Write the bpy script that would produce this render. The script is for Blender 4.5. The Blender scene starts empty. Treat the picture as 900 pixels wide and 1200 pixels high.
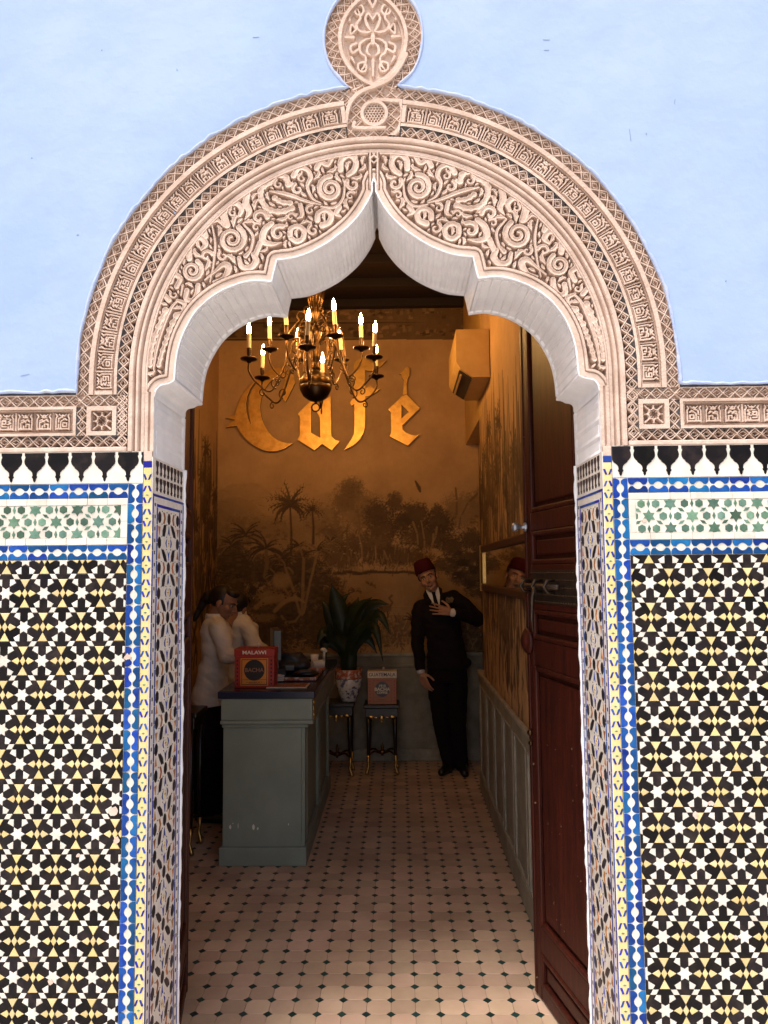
import bpy, bmesh, math, random
import numpy as np
from mathutils import Vector, Matrix
from mathutils.geometry import tessellate_polygon
random.seed(7); rng = np.random.default_rng(5)
PI = math.pi
S = bpy.context.scene
COL = S.collection

# ------------------------------------------------------------------ camera
YAW, PITCH, ROLL, FPX, CAMH = 1.06, 4.6, -0.5, 866.0, 1.6
cam_d = bpy.data.cameras.new('camera'); cam = bpy.data.objects.new('camera', cam_d); COL.objects.link(cam)
CM = (Matrix.Rotation(math.radians(YAW), 3, 'Z') @ Matrix.Rotation(math.radians(90 + PITCH), 3, 'X') @ Matrix.Rotation(math.radians(ROLL), 3, 'Z'))
cam.matrix_world = Matrix.Translation((0, 0, CAMH)) @ CM.to_4x4()
cam_d.sensor_fit = 'HORIZONTAL'; cam_d.sensor_width = 36; cam_d.lens = FPX / 900 * 36
cam_d.clip_start = 0.05; cam_d.clip_end = 500
S.camera = cam
CMn = np.array(CM)
def at(px, py, Y=None, X=None, Z=None):
    d = CMn @ np.array([(px - 450) / FPX, -(py - 600) / FPX, -1.0])
    t = Y / d[1] if Y is not None else (X / d[0] if X is not None else (Z - CAMH) / d[2])
    return d * t + np.array([0, 0, CAMH])
def proj(p):
    d = CMn.T @ (np.array(p) - np.array([0, 0, CAMH]))
    return 450 + FPX * d[0] / -d[2], 600 - FPX * d[1] / -d[2]

# ------------------------------------------------------------------ world, sun, exposure
SUN_EL, SUN_AZ = math.radians(67), math.radians(212)      # azimuth: where the sun stands, clockwise from +Y
W = bpy.data.worlds.new('World'); S.world = W; W.use_nodes = True
wn = W.node_tree; bg = wn.nodes['Background']
sky = wn.nodes.new('ShaderNodeTexSky'); sky.sky_type = 'NISHITA'; sky.sun_disc = False
sky.sun_elevation = SUN_EL; sky.sun_rotation = SUN_AZ; sky.dust_density = 5.0; sky.ozone_density = 0.6; sky.air_density = 1.0
wn.links.new(sky.outputs[0], bg.inputs[0]); bg.inputs[1].default_value = 0.15
sl = bpy.data.lights.new('sun', 'SUN'); sl.energy = 2.1; sl.angle = math.radians(20); sl.color = (1.0, 0.93, 0.85)
sun = bpy.data.objects.new('sun', sl); COL.objects.link(sun)
sd = Vector((math.sin(SUN_AZ) * math.cos(SUN_EL), math.cos(SUN_AZ) * math.cos(SUN_EL), math.sin(SUN_EL)))
sun.rotation_euler = sd.to_track_quat('Z', 'Y').to_euler(); sun.location = (0, -6, 9)
S.view_settings.view_transform = 'Standard'; S.view_settings.look = 'None'
S.view_settings.exposure = 0.74; S.view_settings.gamma = 1.0
try:
    S.cycles.max_bounces = 8; S.cycles.diffuse_bounces = 5; S.cycles.caustics_reflective = False; S.cycles.caustics_refractive = False
    S.cycles.sample_clamp_indirect = 4
except Exception: pass

# ------------------------------------------------------------------ materials
def mat(name, col, rough=0.6, metal=0.0, spec=0.5, coat=0.0, var=0.0, noise=None, bump=0.0, bscale=60.0, emit=None, estr=0.0, isl=0.0, col2=None, nscale=8.0, ndetail=4.0, trans=0.0, nlo=.35, nhi=.65, stretch=None, vcol=None):
    m = bpy.data.materials.new(name); m.use_nodes = True
    nt = m.node_tree; b = nt.nodes['Principled BSDF']
    b.inputs['Base Color'].default_value = (*col, 1); b.inputs['Roughness'].default_value = rough
    b.inputs['Metallic'].default_value = metal; b.inputs['Specular IOR Level'].default_value = spec
    b.inputs['Coat Weight'].default_value = coat; b.inputs['Coat Roughness'].default_value = 0.12
    if trans: b.inputs['Transmission Weight'].default_value = trans
    if emit: b.inputs['Emission Color'].default_value = (*emit, 1); b.inputs['Emission Strength'].default_value = estr
    tc = nt.nodes.new('ShaderNodeTexCoord'); src = tc.outputs['Object']
    geo = nt.nodes.new('ShaderNodeNewGeometry'); src = geo.outputs['Position']
    if stretch:
        mp = nt.nodes.new('ShaderNodeMapping'); mp.inputs['Scale'].default_value = stretch
        nt.links.new(src, mp.inputs[0]); src = mp.outputs[0]
    out = None
    if vcol:
        a = nt.nodes.new('ShaderNodeAttribute'); a.attribute_name = vcol; out = a.outputs['Color']
    if col2 is not None:
        n = nt.nodes.new('ShaderNodeTexNoise'); n.inputs['Scale'].default_value = nscale; n.inputs['Detail'].default_value = ndetail
        n.inputs['Roughness'].default_value = 0.62
        nt.links.new(src, n.inputs['Vector'])
        r = nt.nodes.new('ShaderNodeMapRange'); r.inputs[1].default_value = nlo; r.inputs[2].default_value = nhi
        nt.links.new(n.outputs['Fac'], r.inputs[0])
        mx = nt.nodes.new('ShaderNodeMix'); mx.data_type = 'RGBA'
        if out is not None: nt.links.new(out, mx.inputs[6])
        else: mx.inputs[6].default_value = (*col, 1)
        mx.inputs[7].default_value = (*col2, 1)
        nt.links.new(r.outputs[0], mx.inputs[0]); out = mx.outputs[2]
        if vcol: mx.blend_type = 'MULTIPLY'
    if var or isl:
        oi = nt.nodes.new('ShaderNodeObjectInfo')
        add = nt.nodes.new('ShaderNodeMath'); add.operation = 'ADD'
        nt.links.new(oi.outputs['Random'], add.inputs[0]); nt.links.new(geo.outputs['Random Per Island'], add.inputs[1])
        fr = nt.nodes.new('ShaderNodeMath'); fr.operation = 'FRACT'; nt.links.new(add.outputs[0], fr.inputs[0])
        v = nt.nodes.new('ShaderNodeMapRange'); v.inputs[3].default_value = 1 - max(var, isl); v.inputs[4].default_value = 1 + max(var, isl)
        nt.links.new(fr.outputs[0], v.inputs[0])
        hsv = nt.nodes.new('ShaderNodeHueSaturation'); nt.links.new(v.outputs[0], hsv.inputs['Value'])
        fr2 = nt.nodes.new('ShaderNodeMath'); fr2.operation = 'MULTIPLY'; fr2.inputs[1].default_value = 7.31; nt.links.new(fr.outputs[0], fr2.inputs[0])
        fr3 = nt.nodes.new('ShaderNodeMath'); fr3.operation = 'FRACT'; nt.links.new(fr2.outputs[0], fr3.inputs[0])
        v2 = nt.nodes.new('ShaderNodeMapRange'); v2.inputs[3].default_value = 0.5 - .05 * max(var, isl); v2.inputs[4].default_value = 0.5 + .05 * max(var, isl)
        nt.links.new(fr3.outputs[0], v2.inputs[0]); nt.links.new(v2.outputs[0], hsv.inputs['Hue'])
        if out is not None: nt.links.new(out, hsv.inputs['Color'])
        else: hsv.inputs['Color'].default_value = (*col, 1)
        out = hsv.outputs[0]
    if out is not None: nt.links.new(out, b.inputs['Base Color'])
    if bump:
        n2 = nt.nodes.new('ShaderNodeTexNoise'); n2.inputs['Scale'].default_value = bscale; n2.inputs['Detail'].default_value = 5
        nt.links.new(src, n2.inputs['Vector'])
        bp = nt.nodes.new('ShaderNodeBump'); bp.inputs['Strength'].default_value = 1.0; bp.inputs['Distance'].default_value = bump
        nt.links.new(n2.outputs['Fac'], bp.inputs['Height']); nt.links.new(bp.outputs[0], b.inputs['Normal'])
    return m

M = {}
M['stucco'] = mat('carved_stucco', (.67, .525, .435), .9, spec=.2, col2=(.52, .385, .305), nscale=14, bump=.0016, bscale=160)
M['stucco2'] = mat('plain_stucco', (.69, .54, .45), .9, spec=.2, col2=(.56, .42, .34), nscale=22, bump=.002, bscale=120)
M['blue'] = mat('pale_blue_limewash', (.305, .420, .645), .85, spec=.2, col2=(.365, .475, .675), nscale=1.6, bump=.010, bscale=5, ndetail=6)
M['rim'] = mat('white_plaster_rim', (.44, .50, .64), .85, spec=.2, col2=(.36, .45, .68), nscale=18, bump=.002, bscale=70)
M['soffit'] = mat('white_painted_plaster', (.88, .88, .90), .7, spec=.3, col2=(.80, .80, .82), nscale=12, bump=.0012, bscale=60)
M['grout'] = mat('tile_grout', (.52, .48, .42), .9, spec=.1, col2=(.40, .36, .31), nscale=60)
GL = dict(rough=.30, spec=.16, bump=.0006, bscale=55)
M['t_white'] = mat('glazed_white', (.74, .70, .62), var=.07, col2=(.62, .58, .50), nscale=30, **GL)
M['t_black'] = mat('glazed_black', (.008, .006, .007), var=.7, col2=(.030, .021, .018), nscale=24, nlo=.48, nhi=.80, **GL)
M['t_yellow'] = mat('glazed_yellow', (.68, .51, .21), var=.12, col2=(.70, .56, .30), nscale=30, **GL)
M['t_blue'] = mat('glazed_blue', (.005, .050, .215), var=.42, col2=(.012, .09, .29), nscale=30, **GL)
M['t_green'] = mat('glazed_green', (.075, .155, .110), var=.50, col2=(.13, .22, .165), nscale=40, **GL)
M['t_orange'] = mat('glazed_orange', (.38, .15, .05), var=.3, **GL)
M['t_white2'] = mat('glazed_offwhite', (.78, .73, .66), isl=.06, var=.06, col2=(.68, .63, .56), nscale=26, **GL)
M['t_blackj'] = mat('glazed_dark_strips', (.03, .025, .03), isl=.5, **GL)
M['t_bluej'] = mat('glazed_blue_strips', (.02, .05, .28), isl=.4, **GL)
M['octo'] = mat('terracotta_octagon', (.60, .43, .31), .38, spec=.45, var=.17, col2=(.43, .295, .205), nscale=2.2, bump=.0008, bscale=40)
M['dot'] = mat('green_diamond', (.012, .040, .036), .35, spec=.4, var=.3)
M['floor_grout'] = mat('floor_grout', (.20, .15, .12), .9)
M['door'] = mat('varnished_mahogany', (.060, .0105, .0055), .45, spec=.25, col2=(.026, .0055, .0035), nscale=3, stretch=(14, 14, 1.2), bump=.0006, bscale=14)
M['iron'] = mat('dark_iron', (.05, .04, .035), .45, metal=.8, col2=(.09, .06, .04), nscale=40)
M['brass'] = mat('aged_brass', (.15, .08, .032), .34, metal=1.0, col2=(.08, .045, .02), nscale=30)
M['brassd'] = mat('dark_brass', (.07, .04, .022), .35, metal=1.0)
M['gilt'] = mat('gilt_letter', (.78, .46, .13), .40, metal=.8, col2=(.60, .32, .08), nscale=16, bump=.0008, bscale=30)
M['giltedge'] = mat('letter_edge', (.10, .05, .02), .6)
M['candle'] = mat('candle_sleeve', (.80, .66, .42), .5)
M['bulb'] = mat('lit_bulb', (1, .8, .5), .3, emit=(1.0, .54, .17), estr=215)
M['bulboff'] = mat('flame_core', (1, .8, .5), .3, emit=(1.0, .82, .55), estr=30)
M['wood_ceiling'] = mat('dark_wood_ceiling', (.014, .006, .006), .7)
M['dado'] = mat('grey_green_dado', (.30, .275, .215), .6, spec=.3, col2=(.20, .185, .14), nscale=7, bump=.001, bscale=20)
M['dadolight'] = mat('worn_dado_edge', (.36, .33, .26), .6, col2=(.24, .22, .17), nscale=12)
M['counter'] = mat('sage_green_paint', (.245, .280, .235), .5, spec=.3, col2=(.205, .235, .195), nscale=4, bump=.0007, bscale=15)
M['countertop'] = mat('navy_stone_top', (.012, .016, .045), .25, spec=.5)
M['chip'] = mat('bare_chip', (.75, .70, .62), .8)
M['black'] = mat('black_lacquer', (.010, .008, .009), .3, spec=.5)
M['suit'] = mat('black_wool', (.010, .006, .009), .85, spec=.2, bump=.001, bscale=80)
M['trouser'] = mat('black_trouser_wool', (.009, .005, .008), .9, spec=.15)
M['shirt'] = mat('white_cotton', (.75, .74, .74), .8, spec=.2)
M['jacketw'] = mat('white_linen', (.66, .62, .60), .85, spec=.2, col2=(.58, .54, .52), nscale=9, bump=.002, bscale=22)
M['skin'] = mat('skin_tan', (.44, .24, .155), .55, spec=.35, col2=(.40, .20, .125), nscale=25)
M['skind'] = mat('skin_brown', (.28, .14, .09), .55, spec=.35)
M['hair'] = mat('black_hair', (.012, .008, .007), .45, spec=.4)
M['fez'] = mat('burgundy_felt', (.060, .008, .012), .9, spec=.1)
M['lips'] = mat('lips', (.34, .13, .10), .5)
M['eye'] = mat('eye_white', (.50, .46, .42), .3)
M['leaf'] = mat('dark_leaf', (.009, .014, .007), .42, spec=.3, col2=(.020, .030, .012), nscale=9, var=.35)
M['pot'] = mat('porcelain', (.60, .58, .56), .2, spec=.5, col2=(.12, .13, .22), nscale=26, nlo=.48, nhi=.56)
M['potrim'] = mat('porcelain_rust', (.42, .13, .07), .25, spec=.5, col2=(.60, .5, .45), nscale=40, nlo=.5, nhi=.6)
M['boxred'] = mat('box_red', (.36, .022, .014), .4, spec=.5)
M['boxorange'] = mat('box_orange', (.62, .20, .025), .4, spec=.5)
M['boxdark'] = mat('box_black', (.014, .010, .012), .35)
M['boxbrown'] = mat('box_brown', (.33, .115, .035), .4, spec=.5)
M['ivory'] = mat('ivory_print', (.72, .64, .52), .5)
M['ac'] = mat('yellowed_casing', (.58, .36, .13), .5, spec=.4, col2=(.52, .31, .10), nscale=10)
M['acdark'] = mat('louvre_dark', (.025, .017, .012), .5)
M['mirror'] = mat('mirror_glass', (.80, .78, .74), .03, metal=1.0)
M['frame'] = mat('carved_frame_wood', (.055, .022, .012), .45, spec=.4)
M['giltframe'] = mat('gilt_frame', (.60, .36, .12), .3, metal=.9)
M['navy'] = mat('navy_leather', (.014, .018, .030), .45)
M['silver'] = mat('silver_grey', (.35, .36, .40), .3, metal=.6)
M['paper'] = mat('paper', (.62, .58, .54), .8)
M['menu'] = mat('menu_brown', (.30, .12, .06), .5)
M['screen'] = mat('dark_screen', (.02, .03, .06), .15)
M['thread'] = mat('gold_thread', (.20, .14, .05), .7, col2=(.03, .02, .02), nscale=90)
M['nick'] = mat('worn_nick', (.20, .10, .06), .8)
M['scuff'] = mat('bluish_scuff', (.23, .32, .50), .9)
M['gold'] = mat('gold_mount', (.62, .38, .13), .28, metal=1.0, col2=(.40, .24, .08), nscale=30)
M['ground'] = mat('courtyard_paving', (.62, .57, .51), .8, col2=(.52, .48, .43), nscale=3, bump=.004, bscale=12)
M['inner'] = mat('ochre_plaster', (.44, .29, .15), .85, spec=.2, col2=(.36, .22, .11), nscale=3)

# ------------------------------------------------------------------ object helpers
def setp(o, label=None, cat=None, group=None, kind=None):
    if label: o['label'] = label
    if cat: o['category'] = cat
    if group: o['group'] = group
    if kind: o['kind'] = kind
    return o
def thing(name, label, cat, loc=(0, 0, 0), group=None):
    o = bpy.data.objects.new(name, None); COL.objects.link(o); o.location = loc; o.empty_display_size = .1
    return setp(o, label, cat, group)
def link(name, me, m, parent=None, loc=None, label=None, kind=None, cat=None, smooth=False, group=None):
    if m is not None and len(me.materials) == 0:
        for x in (m if isinstance(m, (list, tuple)) else [m]): me.materials.append(x)
    if smooth and len(me.polygons): me.polygons.foreach_set('use_smooth', np.ones(len(me.polygons), dtype=bool))
    o = bpy.data.objects.new(name, me); COL.objects.link(o)
    if parent is not None:
        o.parent = parent
        if parent.type == 'EMPTY': o.location = -parent.location if loc is None else Vector(loc) - parent.location
        elif loc is not None: o.location = loc
    elif loc is not None: o.location = loc
    setp(o, label, cat, group, kind)
    return o
def bmo(name, bm, m, parent=None, smooth=False, **k):
    me = bpy.data.meshes.new(name); bmesh.ops.recalc_face_normals(bm, faces=bm.faces); bm.to_mesh(me); bm.free()
    return link(name, me, m, parent, smooth=smooth, **k)
def box(bm, x0, x1, y0, y1, z0, z1, bev=0.0):
    r = bmesh.ops.create_cube(bm, size=1.0)
    vs = r['verts']
    for v in vs: v.co = Vector(((x0 + x1) / 2 + v.co.x * (x1 - x0), (y0 + y1) / 2 + v.co.y * (y1 - y0), (z0 + z1) / 2 + v.co.z * (z1 - z0)))
    if bev:
        es = list({e for v in vs for e in v.link_edges})
        bmesh.ops.bevel(bm, geom=es, offset=bev, segments=2, affect='EDGES', profile=.5)
    return vs
def boxo(name, m, parent, *a, bev=.003, **k):
    bm = bmesh.new(); box(bm, *a, bev=bev); return bmo(name, bm, m, parent, **k)
def tube(bm, pts, rad, seg=10, cap=True):
    pts = [Vector(p) for p in pts]; n = len(pts); rs = rad if isinstance(rad, (list, tuple)) else [rad] * n
    rings = []; up = None
    for i, p in enumerate(pts):
        t = (pts[min(i + 1, n - 1)] - pts[max(i - 1, 0)]).normalized()
        if up is None: up = t.orthogonal().normalized()
        up = (up - t * up.dot(t))
        up = up.normalized() if up.length > 1e-6 else t.orthogonal().normalized()
        s = t.cross(up)
        rings.append([bm.verts.new(p + (up * math.cos(2 * PI * j / seg) + s * math.sin(2 * PI * j / seg)) * rs[i]) for j in range(seg)])
    for a, b in zip(rings, rings[1:]):
        for j in range(seg): bm.faces.new((a[j], a[(j + 1) % seg], b[(j + 1) % seg], b[j]))
    if cap: bm.faces.new(rings[0][::-1]); bm.faces.new(rings[-1])
def lathe(bm, prof, c, seg=24, sx=1, sy=1):
    rings = []
    for r, z in prof:
        rings.append([bm.verts.new((c[0] + sx * r * math.cos(2 * PI * j / seg), c[1] + sy * r * math.sin(2 * PI * j / seg), c[2] + z)) for j in range(seg)])
    for a, b in zip(rings, rings[1:]):
        for j in range(seg): bm.faces.new((a[j], a[(j + 1) % seg], b[(j + 1) % seg], b[j]))
    bm.faces.new(rings[0][::-1]); bm.faces.new(rings[-1])
def ell(bm, c, r, rot=None, seg=16):
    rr = bmesh.ops.create_uvsphere(bm, u_segments=seg, v_segments=max(6, seg // 2 + 2), radius=1.0)
    for v in rr['verts']:
        p = Vector((v.co.x * r[0], v.co.y * r[1], v.co.z * r[2]))
        if rot is not None: p = rot @ p
        v.co = p + Vector(c)
def prism(bm, poly, y0, y1, holes=()):
    """polygon in X,Z extruded from y0 (front) to y1 (back)"""
    loops = [poly] + list(holes)
    tri = tessellate_polygon([[Vector((p[0], p[1], 0)) for p in l] for l in loops])
    flat = [p for l in loops for p in l]
    F = [bm.verts.new((p[0], y0, p[1])) for p in flat]; B = [bm.verts.new((p[0], y1, p[1])) for p in flat]
    for t in tri:
        try: bm.faces.new([F[i] for i in t]); bm.faces.new([B[i] for i in reversed(t)])
        except ValueError: pass
    k = 0
    for l in loops:
        n = len(l)
        for i in range(n):
            a, b = k + i, k + (i + 1) % n
            try: bm.faces.new((F[a], F[b], B[b], B[a]))
            except ValueError: pass
        k += n
def grid_mesh(name, P, mask=None):
    """P: (n,m,3) array -> mesh of quads; mask (n-1,m-1) keeps cells"""
    n, m = P.shape[:2]
    idx = np.arange(n * m).reshape(n, m)
    q = np.stack([idx[:-1, :-1], idx[1:, :-1], idx[1:, 1:], idx[:-1, 1:]], -1)
    q = q[mask] if mask is not None else q.reshape(-1, 4)
    V = P.reshape(-1, 3)
    if mask is not None:
        used = np.unique(q); mp = -np.ones(n * m, dtype=np.int64); mp[used] = np.arange(len(used)); q = mp[q]; V = V[used]
    me = bpy.data.meshes.new(name)
    me.vertices.add(len(V)); me.vertices.foreach_set('co', V.astype(np.float32).ravel())
    me.loops.add(q.size); me.loops.foreach_set('vertex_index', q.astype(np.int32).ravel())
    me.polygons.add(len(q)); me.polygons.foreach_set('loop_start', (np.arange(len(q)) * 4).astype(np.int32))
    me.polygons.foreach_set('use_smooth', np.ones(len(q), dtype=bool))
    me.update(calc_edges=True)
    return me
def sstep(a, b, x):
    t = np.clip((x - a) / (b - a), 0, 1); return t * t * (3 - 2 * t)
def vnoise(x, y, seed=0):
    """smooth value noise"""
    xi = np.floor(x).astype(np.int64); yi = np.floor(y).astype(np.int64); xf = x - xi; yf = y - yi
    def h(a, b):
        n = (a * 374761393 + b * 668265263 + seed * 974711) & 0x7fffffff
        n = ((n ^ (n >> 13)) * 1274126177) & 0x7fffffff
        return ((n ^ (n >> 16)) & 0xffff) / 65535.0
    u = xf * xf * (3 - 2 * xf); v = yf * yf * (3 - 2 * yf)
    return (h(xi, yi) * (1 - u) + h(xi + 1, yi) * u) * (1 - v) + (h(xi, yi + 1) * (1 - u) + h(xi + 1, yi + 1) * u) * v
def fbm(x, y, seed=0, o=4):
    r = 0; a = .5
    for i in range(o): r = r + a * vnoise(x * 2 ** i, y * 2 ** i, seed + i); a *= .5
    return r
def stroke_sdf(D, X, Z, pts, pad=.03):
    """D=min(D, dist-halfwidth) ; pts list of (x,z,halfwidth)"""
    for a, b in zip(pts, pts[1:]) if len(pts) > 1 else [(pts[0], pts[0])]:
        w = max(a[2], b[2]) + pad
        m = (X > min(a[0], b[0]) - w) & (X < max(a[0], b[0]) + w) & (Z > min(a[1], b[1]) - w) & (Z < max(a[1], b[1]) + w)
        if not m.any(): continue
        x = X[m]; z = Z[m]; dx = b[0] - a[0]; dz = b[1] - a[1]; L = dx * dx + dz * dz
        t = np.clip(((x - a[0]) * dx + (z - a[1]) * dz) / L, 0, 1) if L > 1e-14 else 0
        d = np.hypot(x - a[0] - t * dx, z - a[1] - t * dz) - (a[2] + (b[2] - a[2]) * t)
        D[m] = np.minimum(D[m], d)
def catmull(pts, n=8):
    pts = [np.array(p, float) for p in pts]; P = [2 * pts[0] - pts[1]] + pts + [2 * pts[-1] - pts[-2]]; out = []
    for i in range(1, len(P) - 2):
        for k in range(n):
            t = k / n; a, b, c, d = P[i - 1], P[i], P[i + 1], P[i + 2]
            out.append(.5 * ((2 * b) + (c - a) * t + (2 * a - 5 * b + 4 * c - d) * t * t + (3 * b - a - 3 * c + d) * t ** 3))
    out.append(pts[-1]); return out

# ================================================================== FACADE
YF, YB = 2.05, 2.36            # front face and inner face of the wall
CX, CZ = -.0585, 2.157         # centre of the arch
def wpx(px, py, Y=YF):
    p = at(px, py, Y=Y); return (p[0], p[2])
# --- lobed outline, left half, from the photo; mirrored for the right
def mapseg(pts, n=8, smooth=True):
    q = [wpx(*p) for p in pts]; q = [(-abs(a - CX), b) for a, b in q]
    return [tuple(v) for v in (catmull(q, n) if smooth else q)]
XJ = .629                       # half width of the opening at the jambs
segJ = [(-XJ, 1.70), (-XJ, 2.0994)]
segB = mapseg([(180, 465), (182, 457), (187, 451.5), (193, 450), (197, 449)], 5) + mapseg([(203.5, 446), (204, 442)], 4, False)
segM = mapseg([(204, 442), (206.6, 416.6), (212, 395), (222.8, 373), (236.5, 356), (257.5, 340.5), (281, 331), (299, 328), (318, 329.3)], 12)
segS = [segM[-1], (-abs(wpx(323.5, 304)[0] - CX), wpx(323.5, 304)[1])]
segU = mapseg([(323.5, 304), (350, 299.5), (382, 284.5), (410, 262.7), (427, 241), (436.7, 222)], 12)[:-1] + [(-.006, wpx(439.5, 214)[1]), (0.0, 2.735)]
segB[0] = (-XJ, 2.0994); segU[0] = segS[1]
half = segJ[:-1] + segB + segM[1:] + segS[1:] + segU[1:]
HX = np.array([p[0] for p in half]); HZ = np.array([p[1] for p in half])
outline_up = [(CX + x, z) for x, z in half]
outline = [(-XJ + CX, -.05)] + outline_up + [(CX - x, z) for x, z in half[-2::-1]] + [(XJ + CX, -.05)]

# --- masonry core with the opening
wall = thing('facade_wall', 'pale blue limewashed wall around and above the carved archway', 'wall', (0, YF, 0))
bm = bmesh.new()
core = [(-5, -.05), (-5, 6.5), (5, 6.5), (5, -.05)]
poly = [(-5, -.05), (-5, 6.5), (5, 6.5), (5, -.05), (XJ + CX + .004, -.05)] + [(CX - x + .004 * (x < -.01), z + .004) for x, z in half] + [(CX + x - .004 * (x < -.01), z + .004) for x, z in half[::-1][1:]] + [(-XJ + CX - .004, -.05)]
prism(bm, poly, YF + .042, YB)
bmo('masonry', bm, M['soffit'], wall)
# --- blue plaster skin: everything above the stucco
ROUT = .853
MC = (CX, 3.160); MRX, MRZ = .146, .172
fz_top = 2.117
ang = lambda a, r: (CX - r * math.cos(a), CZ + r * math.sin(a))
a0 = math.asin((fz_top - CZ) / ROUT)
med = []
for k in range(0, 73):
    t = -PI / 2 + .52 + (2 * PI - 1.04) * k / 72
    med.append((MC[0] + MRX * math.cos(t), MC[1] + MRZ * math.sin(t)))    # anticlockwise from lower right
med_l = med[::-1]                                                         # clockwise from lower left
am = math.atan2(med_l[0][1] - CZ, CX - med_l[0][0])
arcL = [ang(a0 + (am - .015 - a0) * i / 60, ROUT) for i in range(61)]
arcR = [(2 * CX - x, z) for x, z in arcL[::-1]]
rimline = arcL + med_l + arcR
skin = [(-5, -.05), (-1.9, -.05), (-1.9, fz_top)] + rimline + [(1.9, fz_top), (1.9, -.05), (5, -.05), (5, 6.5), (-5, 6.5)]
bm = bmesh.new(); prism(bm, skin, YF - .004, YF + .0295)
bmo('blue_plaster', bm, M['blue'], wall)
# soft irregular edge where the paint meets the carving
def rim_tube(pts, name, parent, m, r0=.006, off=0.0, y=YF - .003, amp=.0035, seedn=3):
    P = []
    d = 0
    for a, b in zip(pts, pts[1:]):
        L = math.hypot(b[0] - a[0], b[1] - a[1]); n = max(1, int(L / .007))
        for k in range(n): P.append((a[0] + (b[0] - a[0]) * k / n, a[1] + (b[1] - a[1]) * k / n))
    P.append(pts[-1])
    R = []; Q = []
    for i, p in enumerate(P):
        nn = float(vnoise(np.array(i * .35), np.array(seedn * 1.7), seedn)); n2 = float(vnoise(np.array(i * .11), np.array(5.), seedn + 9))
        R.append(r0 * (.65 + .7 * nn)); Q.append((p[0] + amp * (n2 - .5), y + .002 * (nn - .5), p[1] + amp * (nn - .5)))
    bm = bmesh.new(); tube(bm, Q, R, 8); return bmo(name, bm, m, parent, smooth=True)
rim_tube([(-1.9, fz_top)] + rimline + [(1.9, fz_top)], 'plaster_rim', wall, M['rim'], .0048, amp=.007)

bm = bmesh.new(); random.seed(88)
for px, py, w_, h_, a_ in ((738, 160, 1.2, 18, .1), (757, 158, 1.5, 3, 0), (38, 186, 2, 2, 0), (92, 276, 3, 2, .4), (208, 83, 1.5, 3, 0), (205, 250, 1, 5, .3), (640, 60, 7, .8, 0), (300, 45, 10, .5, .08), (640, 48, 9, .5, -.05), (30, 440, 10, .8, .2), (850, 330, 2, 2, 0), (790, 120, .8, 9, -.2), (120, 60, 2, 1.5, .5)):
    c = wpx(px, py); n_ = 9; pts = []
    for k in range(n_): t_ = 2 * PI * k / n_; q = rot_ = (w_ * .5 * math.cos(t_) * random.uniform(.7, 1.2) * .0024, h_ * .5 * math.sin(t_) * random.uniform(.7, 1.2) * .0024); pts.append((c[0] + q[0] * math.cos(a_) - q[1] * math.sin(a_), c[1] + q[0] * math.sin(a_) + q[1] * math.cos(a_)))
    prism(bm, pts, YF - .0050, YF - .0035)
bmo('scuffs', bm, M['scuff'], wall, kind='stuff')
# --- carved archivolt ------------------------------------------------
arch = thing('carved_arch', 'sandy pink carved stucco archway with lobed opening and round medallion on top', 'arch', (CX, YF, CZ))
RES = .0014
def path(s, r, R0=.75):
    L = PI * R0
    x = np.where(s < 0, CX - r, np.where(s > L, CX + r, CX - r * np.cos(np.clip(s, 0, L) / R0)))
    z = np.where(s < 0, CZ + s, np.where(s > L, CZ - (s - L), CZ + r * np.sin(np.clip(s, 0, L) / R0)))
    return x, z
def lattice(s, t, c=.0335):
    """interlaced bars: one big diamond per period with a small raised lozenge inside; s along, t across"""
    w = .0008 * np.sin(s * 61) + .0006 * np.sin(s * 143 + 1)
    tm = (t + c / 2) % c - c / 2
    a = (s + t + w) / c; b = (s - t - w) / c; bar = .0021
    d1 = np.abs(a - np.round(a)) * c * .707; d2 = np.abs(b - np.round(b)) * c * .707
    h = np.maximum(1 - sstep(bar * .85, bar * 1.15, d1), (1 - sstep(bar * .85, bar * 1.15, d2)) * .97)
    u = ((s / c) % 1 - .5) * c; q = np.abs(u) / 1.45 + np.abs(tm)
    h = np.maximum(h, (1 - sstep(.0013, .0019, np.abs(q - .0072))) * .97)
    h = np.maximum(h, (1 - sstep(.0014, .0024, q)) * .5)
    return 1 - (1 - h) * 2.9
def motif(strokes, w=.056, h=.048, n=140):
    xs = np.linspace(0, w, n); zs = np.linspace(0, h, n); X, Z = np.meshgrid(xs, zs, indexing='ij'); D = np.full(X.shape, 1.0)
    for st, hw in strokes:
        stroke_sdf(D, X, Z, [(p[0] * w, p[1] * h, hw) for p in st], .02)
    return D
tw = .0023
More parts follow.
